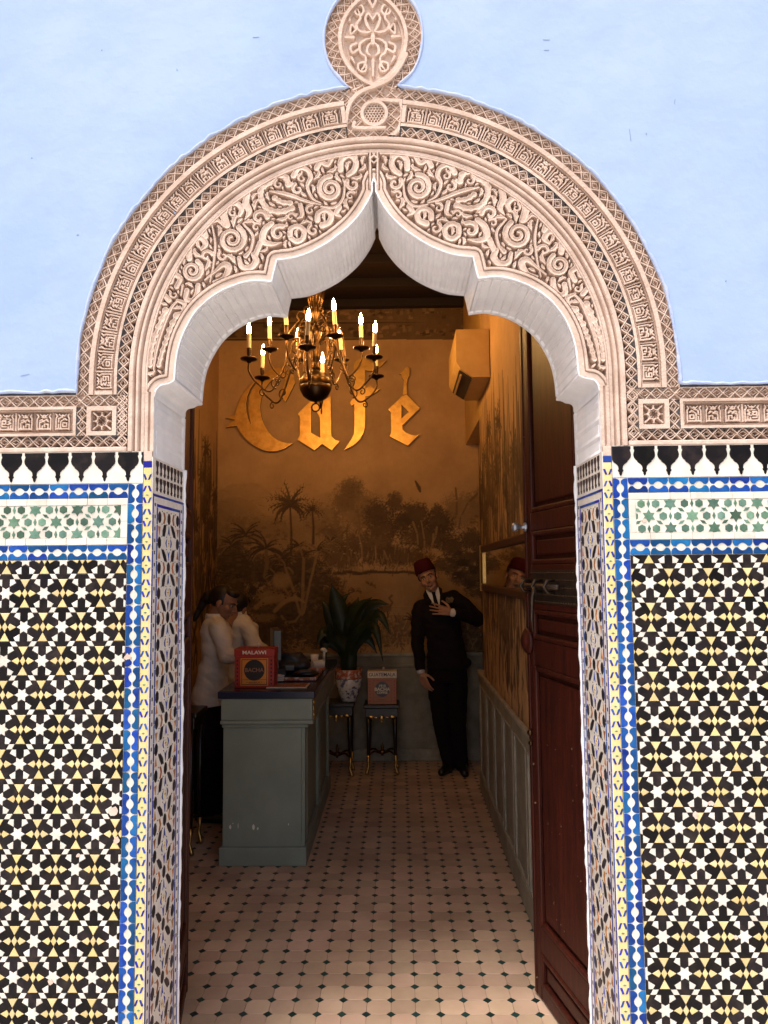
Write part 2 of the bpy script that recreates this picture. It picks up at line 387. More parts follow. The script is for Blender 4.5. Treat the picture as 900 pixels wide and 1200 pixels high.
def kuf(v):
    base = [([(.03, .0), (.03, 1)], .0010), ([(.97, .0), (.97, 1)], .0010), ([(.14, .04), (.14, .66), (.22, .80), (.16, .92)], tw), ([(.86, .04), (.86, .66), (.78, .80), (.86, .92)], tw),
            ([(.14, .08), (.86, .08)], tw), ([(.30, .92), (.42, .80), (.50, .90), (.58, .80), (.70, .92)], tw * .8), ([(.50, .90), (.50, .72)], tw * .7)]
    A = [([(.28, .08), (.28, .30)], tw), ([(.40, .08), (.40, .24)], tw), ([(.52, .24), (.74, .24), (.74, .56), (.54, .56), (.54, .40), (.74, .40)], tw), ([(.28, .62), (.40, .52), (.28, .42), (.44, .36)], tw), ([(.30, .68), (.66, .68)], tw * .8)]
    B = [([(.28, .08), (.28, .36), (.46, .36), (.46, .22)], tw), ([(.58, .08), (.58, .26)], tw), ([(.72, .08), (.72, .44), (.36, .62), (.28, .50)], tw), ([(.48, .48), (.62, .62), (.72, .56)], tw), ([(.36, .74), (.62, .74)], tw * .8)]
    Cc = [([(.28, .22), (.48, .22), (.48, .42), (.28, .42), (.28, .22)], tw), ([(.60, .08), (.60, .50), (.40, .66), (.28, .58)], tw), ([(.72, .08), (.72, .34)], tw), ([(.72, .46), (.72, .66), (.58, .74)], tw)]
    return base + (A, B, Cc)[v]
MOT = [motif(kuf(v)) for v in range(3)]
def kufic(u, v, cell=.056, h=.048, seed=0):
    """u,v metres: v from 0 at the foot of the letters"""
    ci = np.floor(u / cell).astype(int); f = (u / cell - ci); n = MOT[0].shape[0]
    g = np.clip(v / h, 0, 1)
    i = np.clip((f * (n - 1)), 0, n - 1.001); j = np.clip(g * (n - 1), 0, n - 1.001)
    i0 = i.astype(int); j0 = j.astype(int); fi = i - i0; fj = j - j0
    sel = ((ci * 7 + seed) % 5) % 3; D = np.zeros(u.shape)
    for k in range(3):
        m = sel == k
        if m.any():
            Q = MOT[k]; D[m] = (Q[i0, j0] * (1 - fi) * (1 - fj) + Q[i0 + 1, j0] * fi * (1 - fj) + Q[i0, j0 + 1] * (1 - fi) * fj + Q[i0 + 1, j0 + 1] * fi * fj)[m]
    edge = (v < -.0005) | (v > h + .0005)
    H = 1 - sstep(-.0002, .0011, D)
    return np.where(edge, -.1, 1 - (1 - H) * 2.0)
def relief(name, X, Z, H, parent, base=YF + .012, m=None, mask=None, rough=.0007, **k):
    Y = base - H + rough * (fbm(X * 160, Z * 160, 4, 2) - .4) * 1.6
    P = np.stack([X, Y, Z], -1)
    me = grid_mesh(name, P, mask)
    if name != 'arch_moulding': me.polygons.foreach_set('use_smooth', np.zeros(len(me.polygons), dtype=bool))
    return link(name, me, m or M['stucco'], parent, **k)
DEP = .012
def band(name, r0, r1, leg, hf, parent, res=RES, phi_cut=None, side=0, label=None, R0=.75, **kw):
    L = PI * R0
    s0 = -leg if side <= 0 else L / 2; s1 = L + leg if side >= 0 else L / 2
    if phi_cut and side < 0: s1 = (PI / 2 - phi_cut) * R0
    if phi_cut and side > 0: s0 = (PI / 2 + phi_cut) * R0
    s = np.linspace(s0, s1, int((s1 - s0) / res) + 1); r = np.linspace(r0, r1, max(3, int((r1 - r0) / res) + 1))
    Sg, Rg = np.meshgrid(s, r, indexing='ij'); X, Z = path(Sg, Rg, R0)
    return relief(name, X, Z, hf(Sg, Rg, s0, s1), parent, label=label, **kw)
CUT = .106
for side, wd in ((-1, 'left'), (1, 'right')):
    band('lattice_band', .815, .8525, CZ - 2.107, lambda s, r, a, b: DEP * np.maximum(lattice(s, r - .834), (r > .8485) * 1.0), arch, res=.0009, phi_cut=CUT, side=side, label='outer pierced lattice band, %s side' % wd)
    def insc(s, r, a, b):
        e = np.minimum(s - a, b - s)
        H = kufic(s - a - .012, r - .749 + .0, h=.048)
        H = np.where((e < .012) | (r > .7975) | (r < .7485), 1.25, H * 1.0)
        g = (np.abs(r - .8005) < .001) | (np.abs(r - .7455) < .001)
        return DEP * np.where(g, .7, H)
    band('inscription_band', .735, .815, CZ - 2.107, insc, arch, phi_cut=CUT, side=side, label='kufic inscription band, %s side' % wd)
    band('lattice_band', .704, .735, CZ - 1.958, lambda s, r, a, b: DEP * lattice(s, r - .7195), arch, res=.0009, phi_cut=CUT * 1.05, side=side, label='inner pierced lattice band, %s side' % wd)
def mould(s, r, a, b):
    x = r
    h = -.55 + 1.65 * sstep(.7045, .7015, x) * sstep(.6865, .6895, x) + 1.45 * sstep(.6835, .6810, x) * sstep(.6715, .6740, x) + 1.05 * sstep(.6690, .6665, x) * sstep(.6545, .6555, x)
    return DEP * (h + .1)
band('arch_moulding', .6545, .704, CZ - 1.944, mould, arch, res=.0016)

# --- spandrels -------------------------------------------------------
HR = np.hypot(HX, HZ - CZ); HA = np.arctan2(HZ - CZ, -HX)       # polar form of the outline
RSP = .6545
def r_inner(s, R0):
    z = CZ + s
    r_leg = -np.interp(z, HZ[:len(segB) + 1], HX[:len(segB) + 1])
    phi = s / R0
    o = np.argsort(HA, kind='stable')
    k = HA > 0
    aa = np.concatenate([[0], HA[k]]); rr = np.concatenate([[-np.interp(CZ, HZ[:30], HX[:30])], HR[k]])
    return np.where(s < 0, r_leg, np.interp(phi, aa, rr))
def px2l(p): 
    x, z = wpx(p[0], p[1]); return (-abs(x - CX), z)
def pst(pts, w, n=6, smooth=True):
    """px polyline (+ per point half width in px) -> local stroke"""
    if isinstance(w, (int, float)): w = [w] * len(pts)
    arr = [(*px2l(p), ww * .00241 * 1.14) for p, ww in zip(pts, w)]
    return [tuple(q) for q in (catmull(arr, n) if smooth and len(arr) > 2 else arr)]
def spiral(cx, cy, r0, r1, turns, start, w0, w1, d=1, n=26):
    pts = []; ws = []
    for i in range(n + 1):
        t = i / n; a = math.radians(start) + d * 2 * PI * turns * t; r = r0 + (r1 - r0) * t
        pts.append((cx + r * math.cos(a), cy - r * math.sin(a))); ws.append(w0 + (w1 - w0) * t)
    return pst(pts, ws, 1, False)
def lobes(pts, r, n=9):
    """scalloped leaf edge: overlapping discs along a curve"""
    c = catmull([(p[0], p[1]) for p in pts], 10); out = []
    for k in range(n):
        q = c[int(k * (len(c) - 1) / max(1, n - 1))]; rr = r if isinstance(r, (int, float)) else r[0] + (r[1] - r[0]) * k / max(1, n - 1)
        out.append(pst([tuple(q)], rr, 1, False))
    out.append(pst([tuple(q) for q in c[::4]], (r if isinstance(r, (int, float)) else min(r)) * .80, 1, False))
    return out
ST = []
ST += [spiral(271.6, 280, 16, 2.5, 1.9, 60, 3.4, 1.9, -1), spiral(225, 317, 12.5, 2, 1.8, 60, 3.0, 1.6, -1), spiral(387, 221, 14.5, 2.2, 1.9, 90, 3.4, 1.8, 1)]
ST += [pst([(266, 264), (262, 251), (266, 241), (276, 238), (283, 244), (281, 252)], [4, 4.5, 4, 3.5, 3.5, 2.5]), pst([(290, 228), (288, 238), (292, 248), (287, 257)], [3.5, 4, 3.5, 1]),
       pst([(222, 303), (221, 290), (226, 280), (236, 279), (241, 286), (236, 292)], [3.5, 4, 3.5, 3.2, 3.5, 2]), pst([(238, 270), (241, 277)], [4, 3.5], 3, False),
       pst([(248, 262), (252, 285), (250, 310), (246, 330)], [1, 1.6, 1.4, 1]), pst([(205, 322), (212, 303), (224, 296)], [1.5, 2, 1.2]), pst([(244, 262), (255, 258), (262, 266)], [3, 2.5, 1]),
       pst([(285, 262), (296, 276), (294, 292), (288, 300)], [1.4, 1.8, 1.8, 3]), pst([(240, 328), (252, 318), (262, 310), (268, 314), (262, 326), (250, 330)], [1.2, 2, 3.5, 4, 3, 1.5]),
       pst([(280, 302), (283, 312), (293, 314), (300, 306), (297, 298)], [2.5, 3.2, 3.6, 4, 3]), pst([(305, 285), (300, 297)], [3.5, 3.5], 2, False),
       pst([(318, 262), (310, 270), (308, 282), (318, 286), (330, 284)], [3.5, 4, 4, 3, 1]), pst([(340, 276), (341, 268), (349, 265), (356, 270), (355, 279), (348, 283), (341, 279)], 3.2),
       pst([(372, 258), (373, 250), (381, 246), (388, 251), (386, 260), (378, 264)], [3.5, 3.2, 3, 3.4, 3.6, 4]), pst([(398, 243), (394, 250), (400, 254)], [3, 3, 1]),
       pst([(399, 199), (400, 188), (409, 182), (417, 189), (415, 199), (408, 205)], [3.6, 3.6, 3.2, 3.4, 3.6, 3]), pst([(414, 180), (416, 184)], 3.4, 2, False),
       pst([(371, 197), (376, 190), (384, 193), (390, 184), (396, 182)], [3.4, 3.4, 3, 2.6, 1]), pst([(372, 187), (378, 184), (386, 186)], [1.5, 2.6, 1.4]),
       pst([(344, 206), (350, 197), (360, 199), (364, 208), (360, 218), (366, 232), (376, 238)], [3.6, 3.2, 3, 3, 2.2, 1.8, 1]), pst([(376, 240), (360, 236), (344, 230), (330, 226), (316, 224)], [1, 2, 2.6, 2.6, 1.2]),
       pst([(376, 242), (392, 243), (402, 232), (404, 214)], [1.2, 1.8, 1.8, 1.2]), pst([(352, 240), (354, 252), (348, 256)], [2.8, 2.6, 1])]
ST += lobes([(316, 212), (324, 205), (334, 207), (338, 216)], 4.2, 5) + lobes([(316, 214), (306, 222), (307, 236), (316, 246), (330, 248), (342, 244)], 4.0, 9) + lobes([(322, 232), (330, 237), (340, 238)], 3.6, 4)
ST += lobes([(176, 428), (177, 412), (181, 396), (187, 380), (194, 364)], (3.2, 4.2), 8) + lobes([(186, 428), (190, 412), (195, 398), (200, 384), (207, 370)], (3.0, 4.4), 8)
ST += [pst([(180, 432), (183, 410), (190, 386), (200, 362), (208, 352)], [1.2, 2.2, 2.2, 2, 1.4]), pst([(198, 352), (192, 346), (186, 350)], [3.2, 3, 2]), pst([(208, 352), (216, 356), (215, 366), (207, 368)], [2.2, 3, 3, 2.5]),
       pst([(200, 330), (203, 322), (211, 326), (207, 336)], [3.6, 3.4, 3.2, 3.2]), pst([(219, 340), (218, 350), (226, 352), (231, 344), (232, 334)], [3, 3, 3.2, 3.2, 3]), pst([(212, 346), (214, 334)], [1.2, 1.6], 3, False)]
def fill_motifs(ST, inside, bounds, step=.004, rmin=.0052, nmax=150):
    xs = np.arange(bounds[0], bounds[1], step); zs = np.arange(bounds[2], bounds[3], step); X, Z = np.meshgrid(xs, zs, indexing='ij'); X = X.ravel(); Z = Z.ravel()
    B = inside(X, Z); k = B > .003; X = X[k]; Z = Z[k]; B = B[k]; D = np.full(X.shape, .05)
    for s in ST: stroke_sdf(D, X, Z, s, .05)
    new = []
    for i in range(nmax):
        F = np.minimum(D, B); j = int(np.argmax(F)); r = float(F[j])
        if r < rmin: break
        cx, cz = X[j], Z[j]; a = random.random() * 6.28; r = min(r, .026) - .0010
        def P(t, q): return (cx + q * r * math.cos(a + t), cz + q * r * math.sin(a + t))
        add = []
        best = a; bv = -1
        for q in range(12):
            th = q * PI / 12; m_ = 9
            for sg in (-1, 1):
                for L_ in (1.2, 1.9):
                    kk = int(np.argmin((X - cx - sg * L_ * r * math.cos(th)) ** 2 + (Z - cz - sg * L_ * r * math.sin(th)) ** 2)); m_ = min(m_, float(F[kk]))
            if m_ > bv: bv = m_; best = th
        a = best; sg = random.choice((-1, 1)); nx_, nz_ = -math.sin(a), math.cos(a); ux, uz = math.cos(a), math.sin(a)
        Q = lambda u, v, w: (cx + r * (u * ux + sg * v * nx_), cz + r * (u * uz + sg * v * nz_), r * w)
        if r > .0125:
            add.append([(*P(t * .45, 1 - t * .062), (.0074 - t * .0003) * r / .02) for t in range(14)])
            add.append([Q(1.0, .2, .10), Q(1.35, .3, .26), Q(1.8, .1, .04)])
        elif r > .0080:      # a plump leaf curling at its tip, two lobes on its back
            add.append([tuple(v) for v in catmull([Q(-1.9, -.25, .08), Q(-1.0, -.05, .42), Q(-.1, .18, .62), Q(.75, .10, .52), Q(1.25, -.35, .34), Q(1.0, -.75, .16)], 5)])
            add.append([Q(-.5, .5, .30), Q(-.2, .85, .22)]); add.append([Q(.4, .5, .30), Q(.75, .80, .20)])
        else:
            add.append([tuple(v) for v in catmull([Q(-1.7, -.25, .06), Q(-.7, .05, .60), Q(.2, .12, .72), Q(1.1, -.05, .34), Q(1.8, -.35, .05)], 5)])
        for s in add: stroke_sdf(D, X, Z, s, .05)
        new += add
    return new
def seg_dist(X, Z, px, pz):
    D = np.full(X.shape, 9.0)
    for i in range(len(px) - 1):
        dx = px[i + 1] - px[i]; dz = pz[i + 1] - pz[i]; L = dx * dx + dz * dz
        if L < 1e-12: continue
        t = np.clip(((X - px[i]) * dx + (Z - pz[i]) * dz) / L, 0, 1)
        D = np.minimum(D, np.hypot(X - px[i] - t * dx, Z - pz[i] - t * dz))
    return D
SUB = slice(0, None)
def in_sp(x, z):
    r = np.hypot(x, z - CZ); phi = np.arctan2(z - CZ, -x)
    ok = (x < -.018) & (z > CZ - .02) & (r < RSP) & (r > r_inner(np.maximum(phi, 0) * .6, .6))
    return np.where(ok, np.minimum(np.minimum(seg_dist(x, z, HX, HZ) - .033, RSP - .004 - r), -x - .022), -1)
FL = fill_motifs(ST, in_sp, (-.66, -.01, CZ, 2.83))
R0s = .6
ss = np.linspace(-(CZ - 1.944), PI / 2 * R0s, int((PI / 2 * R0s + .213) / .00135) + 1); vv = np.linspace(0, 1, 170)
Sg, Vg = np.meshgrid(ss, vv, indexing='ij'); rin = r_inner(Sg, R0s); Rg = rin + (RSP - rin) * Vg
Xl = np.where(Sg < 0, -Rg, -Rg * np.cos(np.clip(Sg, 0, None) / R0s)); Zl = np.where(Sg < 0, CZ + Sg, CZ + Rg * np.sin(np.clip(Sg, 0, None) / R0s))
D = np.full(Xl.shape, 1.0)
for s_ in ST + FL: stroke_sdf(D, Xl, Zl, s_, .008)
dl = seg_dist(Xl, Zl, HX, HZ); Rt = np.hypot(Xl, Zl - CZ); e = np.where(Sg < 0, RSP + Xl, RSP - Rt)
H = -.009 + .0255 * (1 - sstep(-.0012, .0006, D)) ** .8
H = H - .0028 * sstep(.0022, .0068, -D)
# borders along the lobes, the ring and the centre line
bl = np.where(dl < .0185, .0115, np.where(dl < .0215, .006, np.where(dl < .0290, .0155, np.where(dl < .031, .004, -1))))
bl = np.where((dl > .0185) & (dl < .0305), .004 + .0115 * sstep(.0195, .0215, dl) * sstep(.0300, .0280, dl), bl)
H = np.where(dl < .0305, bl, H)
H = np.where((e < .006) & (dl > .0185), .012 * sstep(.0065, .0045, e) + .002, H)
cl = np.abs(Xl + .0105); H = np.where((cl < .006) & (Zl > 2.70) & (dl > .004), np.maximum(.015 * (1 - sstep(.002, .0045, cl)), .003), H)
kn = np.abs(np.abs(Xl) + np.abs(Zl - 2.792) - .012); H = np.where(kn < .0036, .015, H)
leg = Sg < 0
H = np.where(leg & (Zl < 2.115), .006 + .009 * sstep(.0015, .004, np.abs(Xl + .642)) , H)
for sg, wd in ((1, 'left'), (-1, 'right')):
    X = CX + Xl * sg
    relief('spandrel', X, Zl, H, arch, base=YF + .016, label='spandrel with carved scrolling leaves, %s of the point' % wd)

# --- medallion and knot over the point ----------------------------------------
gx = np.arange(-.158, .1581, .0011); gz = np.arange(CZ + .690, 3.345, .0011); X, Z = np.meshgrid(gx, gz, indexing='ij')
rr = np.hypot(X, Z - CZ); phi = np.arctan2(X, Z - CZ); el = np.hypot(X / MRX, (Z - MC[1]) / MRZ)
inm = el < 1.0; ins = (rr < ROUT) & (np.abs(phi) < CUT) & (rr > .704)
kx = lambda p: wpx(p[0] + .6, p[1])
def cst(pts, w, n=6):
    a = [(kx(p)[0] - CX, kx(p)[1], w * .00241) for p in pts]; return [tuple(q) for q in (catmull(a, n) if len(a) > 2 else a)]
H = .85 * lattice(np.where(inm & (rr > ROUT - .03), np.arctan2(Z - MC[1], X) * .15, X), np.where(inm & (rr > ROUT - .03), el * .15 - .1275, Z - CZ - .7195))
D = np.full(X.shape, 1.0)
RB = [cst([(404, 150), (406, 134), (411, 119), (422, 108), (440, 101), (456, 93), (467, 80), (475.5, 64)], 2.8), cst([(468, 119), (471, 128), (470, 142), (465, 154), (455, 161), (440, 165)], 2.8),
      cst([(415, 144), (416, 150), (450, 150)], 2.4), cst([(438, 117), (455, 118), (471, 119)], 2.6)]
for s_ in RB: stroke_sdf(D, X, Z, s_, .02)
hc = kx((438, 133)); dh = np.hypot(X - hc[0] + CX, Z - hc[1]); D = np.minimum(D, np.abs(dh - .0355) - .006)
honey = np.minimum(np.abs(((X / .0085) % 1) - .5), 1)
hx_ = X - hc[0] + CX; hz_ = Z - hc[1]; c_ = .0088
def hexd(x, z, c):
    best = np.full(x.shape, 9.)
    for ox, oz in ((0, 0), (c / 2, c * .866)):
        xx = (x - ox + c / 2) % c - c / 2; zz = (z - oz + c * .866) % (c * 1.732) - c * .866; best = np.minimum(best, np.hypot(xx, zz))
    return best
H = np.where(dh < .0300, np.where(hexd(hx_, hz_, c_) < .0031, 0, .95), H)
# inner oval carving (mirror symmetric)
MS = []
AX = np.abs(X); ZZ = Z - MC[1]; U = .00241
def mst(pts, w): 
    a = [(p[0] * U, p[1] * U, ww * U) for p, ww in zip(pts, w if isinstance(w, (list, tuple)) else [w] * len(pts))]; return [tuple(q) for q in (catmull(a, 6) if len(a) > 2 else a)]
MS += [mst([(0, 24), (5, 32), (9, 26), (6, 16), (2, 9)], [1.5, 1.8, 2, 2.4, 1]), mst([(2, 9), (8, 8), (16, 10), (20, 18), (15, 27), (18, 38)], [1, 2.2, 2, 2.2, 2, 1.2]), mst([(0, -4), (6, -10), (7, -18), (3, -22)], [1.4, 2, 2.2, 1.4]),
       mst([(3, 0), (10, -2), (16, -8), (15, -18), (9, -24), (10, -34), (14, -40)], [1, 2, 2.2, 2, 1.8, 2, 1.4]), mst([(20, 12), (27, 6), (26, 18), (20, 12)], 1.8), mst([(24, 2), (32, 2), (36, 2)], [2.6, 2, .8]), mst([(20, -6), (27, -10), (25, -18), (18, -14)], [2, 2, 2.2, 2]),
       mst([(14, 30), (20, 32), (22, 40), (14, 43), (11, 36), (14, 30)], 1.9), mst([(12, -30), (18, -33), (17, -41), (10, -42), (8, -35), (12, -30)], 1.9), mst([(28, 24), (30, 30), (25, 36)], [2, 2.2, 1]), mst([(0, -28), (0, -48)], [2.6, 1.6]), mst([(0, 40), (4, 50), (0, 58)], [2, 2.2, 1]), mst([(0, 4), (0, -6)], [3, 3]), mst([(26, -24), (22, -32)], [2.2, 1.2]), mst([(10, 52), (15, 56)], [2.5, 2.5])]
Dm = np.full(X.shape, 1.0)
for s_ in MS: stroke_sdf(Dm, AX, ZZ, s_, .008)
eo = np.hypot(X / (.103), ZZ / (.147)); 
eo = np.maximum(eo, (np.abs(X) + .052) ** 2 * 0 + (np.hypot(AX + .057, ZZ) / (.160)))     # pointed oval
oval = eo < 1.0; inner = eo < .93
H = np.where(oval & ~inner & (rr > ROUT - .03), 1.25, H); H = np.where(inner & (rr > ROUT - .03), -.5 + 1.6 * (1 - sstep(-.0016, .0009, Dm)), H)
H = np.where(inner & (eo > .88) , .3, H)
H = np.maximum(H, 1.35 * (1 - sstep(-.0014, .0010, D)))
H = np.where((el > .965) & (rr > ROUT), 1.0, H)
keep = (inm | ins); cell = keep[:-1, :-1] & keep[1:, :-1] & keep[1:, 1:] & keep[:-1, 1:]
relief('medallion', X + CX, Z, DEP * H, arch, mask=cell, label='oval medallion of pierced leaf carving tied to the arch by a ribbon knot')

# --- friezes beside the springing --------------------------------------------
def frieze(name, x0, x1, flip, label):
    """x0: inner end next to the arch legs (distance from CX), x1 outer end"""
    f = thing(name, label, 'frieze', (CX + (x0 + x1) / 2 * (-1 if flip < 0 else 1), YF, 2.03))
    res = .0015
    def reg(nm, a, b, z0, z1, hf, lab=None, r=res):
        b_ = b; x_clip = 1.35; r = .0009 if nm == 'lattice_strip' and b < 1.3 else r
        d = np.linspace(a, b, max(2, int((b - a) / r) + 1)); z = np.linspace(z0, z1, max(2, int((z1 - z0) / r) + 1)); Dg, Zg = np.meshgrid(d, z, indexing='ij')
        return relief(nm, CX + Dg * flip, Zg, hf(Dg, Zg), f, label=lab)
    reg('lattice_strip', .7045, x1, 2.074, 2.107, lambda d, z: DEP * np.maximum(lattice(d, z - 2.0905), (z > 2.1045) * (d > .853)), 'upper lattice strip')
    reg('lattice_strip', .7045, x1, 1.958, 1.990, lambda d, z: DEP * lattice(d, z - 1.974), 'lower lattice strip')
    for a, b in ((.7045, .734), (.819, .849)):
        reg('lattice_strip', a, b, 1.990, 2.074, lambda d, z: DEP * lattice(z + .007, d - (a + b) / 2), 'short upright lattice strip')
    def sq(d, z):
        u = (d - .7765) / .0425; v = (z - 2.032) / .042; m = np.maximum(abs(u), abs(v)); a = np.arctan2(v, u); r = np.hypot(u, v)
        p = (np.abs(np.sin(4 * a)) < .35) * (r > .15) * (m < .62) + (np.abs(r - .36 - .06 * np.cos(8 * a)) < .06)
        return DEP * np.where(m > .70, 1.3, np.where(m > .62, -.2, -.8 + 1.8 * np.clip(p, 0, 1)))
    reg('square_panel', .734, .819, 1.990, 2.074, sq, 'small square panel with an eight-pointed rosette')
    def ins(d, z):
        e = np.minimum(np.minimum(d - .849, x1 - d), np.minimum(z - 1.990, 2.074 - z))
        H = kufic(d - .862, z - 2.007, cell=.0535, h=.050, seed=2)
        H = np.where(e < .013, 1.3, H); return DEP * np.where(np.abs(e - .010) < .0009, .8, H)
    reg('inscription_panel', .849, x1, 1.990, 2.074, ins, 'long panel of kufic letters')
    bm = bmesh.new(); xa, xb = sorted((CX + .7045 * flip, CX + x1 * flip)); box(bm, xa, xb, YF - .001, YF + .03, 1.944, 1.958, bev=.003)
    bmo('plain_strip', bm, M['stucco2'], f)
    return f
frieze('carved_frieze', .7045, 1.9, -1, 'carved stucco frieze running left from the foot of the arch above the tiles')
frieze('carved_frieze', .7045, 1.9, 1, 'carved stucco frieze running right from the foot of the arch above the tiles')

# --- white fluted soffit of the lobes ------------------------------------------
def soffit(seg, per, amp, name, label, kind=0, flip=1, res=.0022):
    p = np.array(seg); d = np.r_[0, np.cumsum(np.hypot(*np.diff(p, axis=0).T))]; n = max(3, int(d[-1] / res))
    t = np.linspace(0, d[-1], n); x = np.interp(t, d, p[:, 0]); z = np.interp(t, d, p[:, 1])
    tx = np.gradient(x); tz = np.gradient(z); L = np.hypot(tx, tz); nx, nz = tz / L, -tx / L      # towards the opening
    w = np.linspace(0, 1, 64); T, Wg = np.meshgrid(t, w, indexing='ij')
    if kind == 0:      # sunk plates with narrow double fillets between
        f = (T / per) % 1; ed = np.minimum(f, 1 - f)
        h = sstep(.04, .12, ed) * (.45 + .55 * sstep(.17, .25, ed)); win = sstep(.06, .085, Wg) * sstep(.94, .915, Wg)
        h = 1 - h * win
    elif kind == 1:
        f = (T / per) % 1; h = .5 + .5 * np.cos(2 * PI * f); win = sstep(.05, .10, Wg) * sstep(.93, .88, Wg); h = 1 - (1 - h) * win
    elif kind == 2:      # moulded capital: rolls along the depth
        f = T / d[-1]; h = .6 + .5 * np.sin(f * 2 * PI * 2.5)
    else:
        q = (T / per) % 1; ed = np.minimum(q, 1 - q); h = 1 - sstep(.08, .16, ed) * sstep(.07, .11, Wg) * sstep(.93, .89, Wg)
    wob = .0016 * (fbm(T * 40, Wg * 9, 11, 3) - .45) + .003 * (fbm(T * 6, Wg * 2, 31, 2) - .4)
    off = -(amp * (1 - h)) + wob
    X = (x[:, None] + nx[:, None] * off); Z = z[:, None] + nz[:, None] * off; Y = YF + .0015 + (YB - YF - .0015) * Wg
    P = np.stack([CX + X * flip, Y, Z], -1)
    return link(name, grid_mesh(name, P), M['soffit'], arch, label=label)
for flip, wd in ((1, 'left'), (-1, 'right')):
    soffit(segU, .0160, .0050, 'soffit_lobe', 'finely fluted white underside of the upper lobe, %s' % wd, 1, flip)
    soffit(segS, .03, .002, 'soffit_step', 'white step between the lobes, %s' % wd, 3, flip)
    soffit(segM, .0270, .0125, 'soffit_lobe', 'white underside of the big lower lobe with ridged plates, %s' % wd, 0, flip)
    soffit(segB, .02, .004, 'soffit_capital', 'rounded white moulding at the springing, %s' % wd, 2, flip)
    soffit([(-XJ, 1.928), (-XJ, 2.0994)], .048, .005, 'soffit_pilaster', 'white panelled plaster above the jamb tiles, %s' % wd, 0, flip)
# the thin white lip on the front edge
lip = [(CX + x, z) for x, z in half if z > 1.93]
rim_tube(lip, 'plaster_lip', arch, M['soffit'], .0024, y=YF + .004, amp=.002, seedn=5)
rim_tube([(2 * CX - x, z) for x, z in lip], 'plaster_lip', arch, M['soffit'], .0024, y=YF + .004, amp=.002, seedn=8)

# ================================================================== GLAZED TILE PANELS
def inset(poly, d):
    n = len(poly); out = []
    A = sum(poly[i][0] * poly[(i + 1) % n][1] - poly[(i + 1) % n][0] * poly[i][1] for i in range(n))
    sg = 1 if A > 0 else -1
    for i in range(n):
        p0 = np.array(poly[i - 1]); p = np.array(poly[i]); p1 = np.array(poly[(i + 1) % n])
        a = p - p0; b = p1 - p; a = a / (np.hypot(*a) + 1e-12); b = b / (np.hypot(*b) + 1e-12)
        na = np.array([-a[1], a[0]]) * sg; nb = np.array([-b[1], b[0]]) * sg
        m = na + nb; L = np.hypot(*m)
        if L < .3: m = na; k = 1
        else: m = m / L; k = min(1 / max(.35, m @ na), 2.2)
        out.append(tuple(p + m * d * k))
    return out
def tile_geo(poly, th=.0035, gap=.0005, bev=.0009):
    """vertices (x, y=-height, z) and faces for one glazed piece, origin at its centroid"""
    cx = sum(p[0] for p in poly) / len(poly); cz = sum(p[1] for p in poly) / len(poly)
    q = [(p[0] - cx, p[1] - cz) for p in poly]
    A = sum(q[i][0] * q[(i + 1) % len(q)][1] - q[(i + 1) % len(q)][0] * q[i][1] for i in range(len(q)))
    if A < 0: q = q[::-1]
    a = inset(q, gap); b = inset(q, gap + bev); n = len(q)
    V = [(x, 0, z) for x, z in a] + [(x, -(th - bev * .7), z) for x, z in a] + [(x, -th, z) for x, z in b]
    F = [tuple(range(2 * n, 3 * n))]
    for i in range(n):
        j = (i + 1) % n; F += [(i, j, n + j, n + i), (n + i, n + j, 2 * n + j, 2 * n + i)]
    return (cx, cz), V, F
def clip_poly(poly, ax, lim, keep_less):
    out = []; n = len(poly)
    ins = lambda p: (p[ax] <= lim) if keep_less else (p[ax] >= lim)
    for i in range(n):
        a, b = poly[i - 1], poly[i]
        if ins(a) != ins(b):
            t = (lim - a[ax]) / (b[ax] - a[ax]); out.append((a[0] + (b[0] - a[0]) * t, a[1] + (b[1] - a[1]) * t))
        if ins(b): out.append(b)
    return out
def area(poly): return abs(sum(poly[i - 1][0] * poly[i][1] - poly[i][0] * poly[i - 1][1] for i in range(len(poly)))) / 2
_mc = {}
class Tiles:
    """glazed pieces of one panel: seen ones as parts, the rest joined"""
    def __init__(self, parent, y, frame=(2, 898, 2, 1198)): self.parent = parent; self.y = y; self.rest = {}; self.frame = frame
    def add(self, name, poly, m, key=None, th=.0035, force_join=False, gap=.0005):
        if len(poly) < 3 or area(poly) < 1.2e-5: return
        (cx, cz), V, F = tile_geo(poly, th, gap)
        px, py = proj((cx, self.y, cz)); f = self.frame
        tilt = (random.gauss(0, .006), 0, 0)
        if not force_join and f[0] < px < f[1] and f[2] < py < f[3]:
            me = _mc.get(key) if key else None
            if me is None:
                me = bpy.data.meshes.new(name); me.from_pydata(V, [], F); me.materials.append(M[m])
                if key: _mc[key] = me
            o = bpy.data.objects.new(name, me); COL.objects.link(o); o.parent = self.parent
            o.location = Vector((cx, self.y + random.uniform(-.0003, .0003), cz)) - self.parent.location
            o.rotation_euler = (random.gauss(0, .020), 0, random.gauss(0, .016))
        else:
            r = self.rest.setdefault(m, ([], [])); k = len(r[0])
            r[0].extend([(v[0] + cx, v[1] + self.y + random.uniform(-.0002, .0002), v[2] + cz) for v in V]); r[1].extend([tuple(i + k for i in ff) for ff in F])
    def flush(self, names=None, default='small_tiles'):
        for m, (V, F) in self.rest.items():
            me = bpy.data.meshes.new(default); me.from_pydata(V, [], F)
            link((names or {}).get(m, default), me, M[m], self.parent, kind='stuff')
        self.rest = {}
def rot2(p, a, c=(0, 0)): return (c[0] + p[0] * math.cos(a) - p[1] * math.sin(a), c[1] + p[0] * math.sin(a) + p[1] * math.cos(a))
def six(pts, k): return [rot2(p, k * PI / 3) for p in pts]
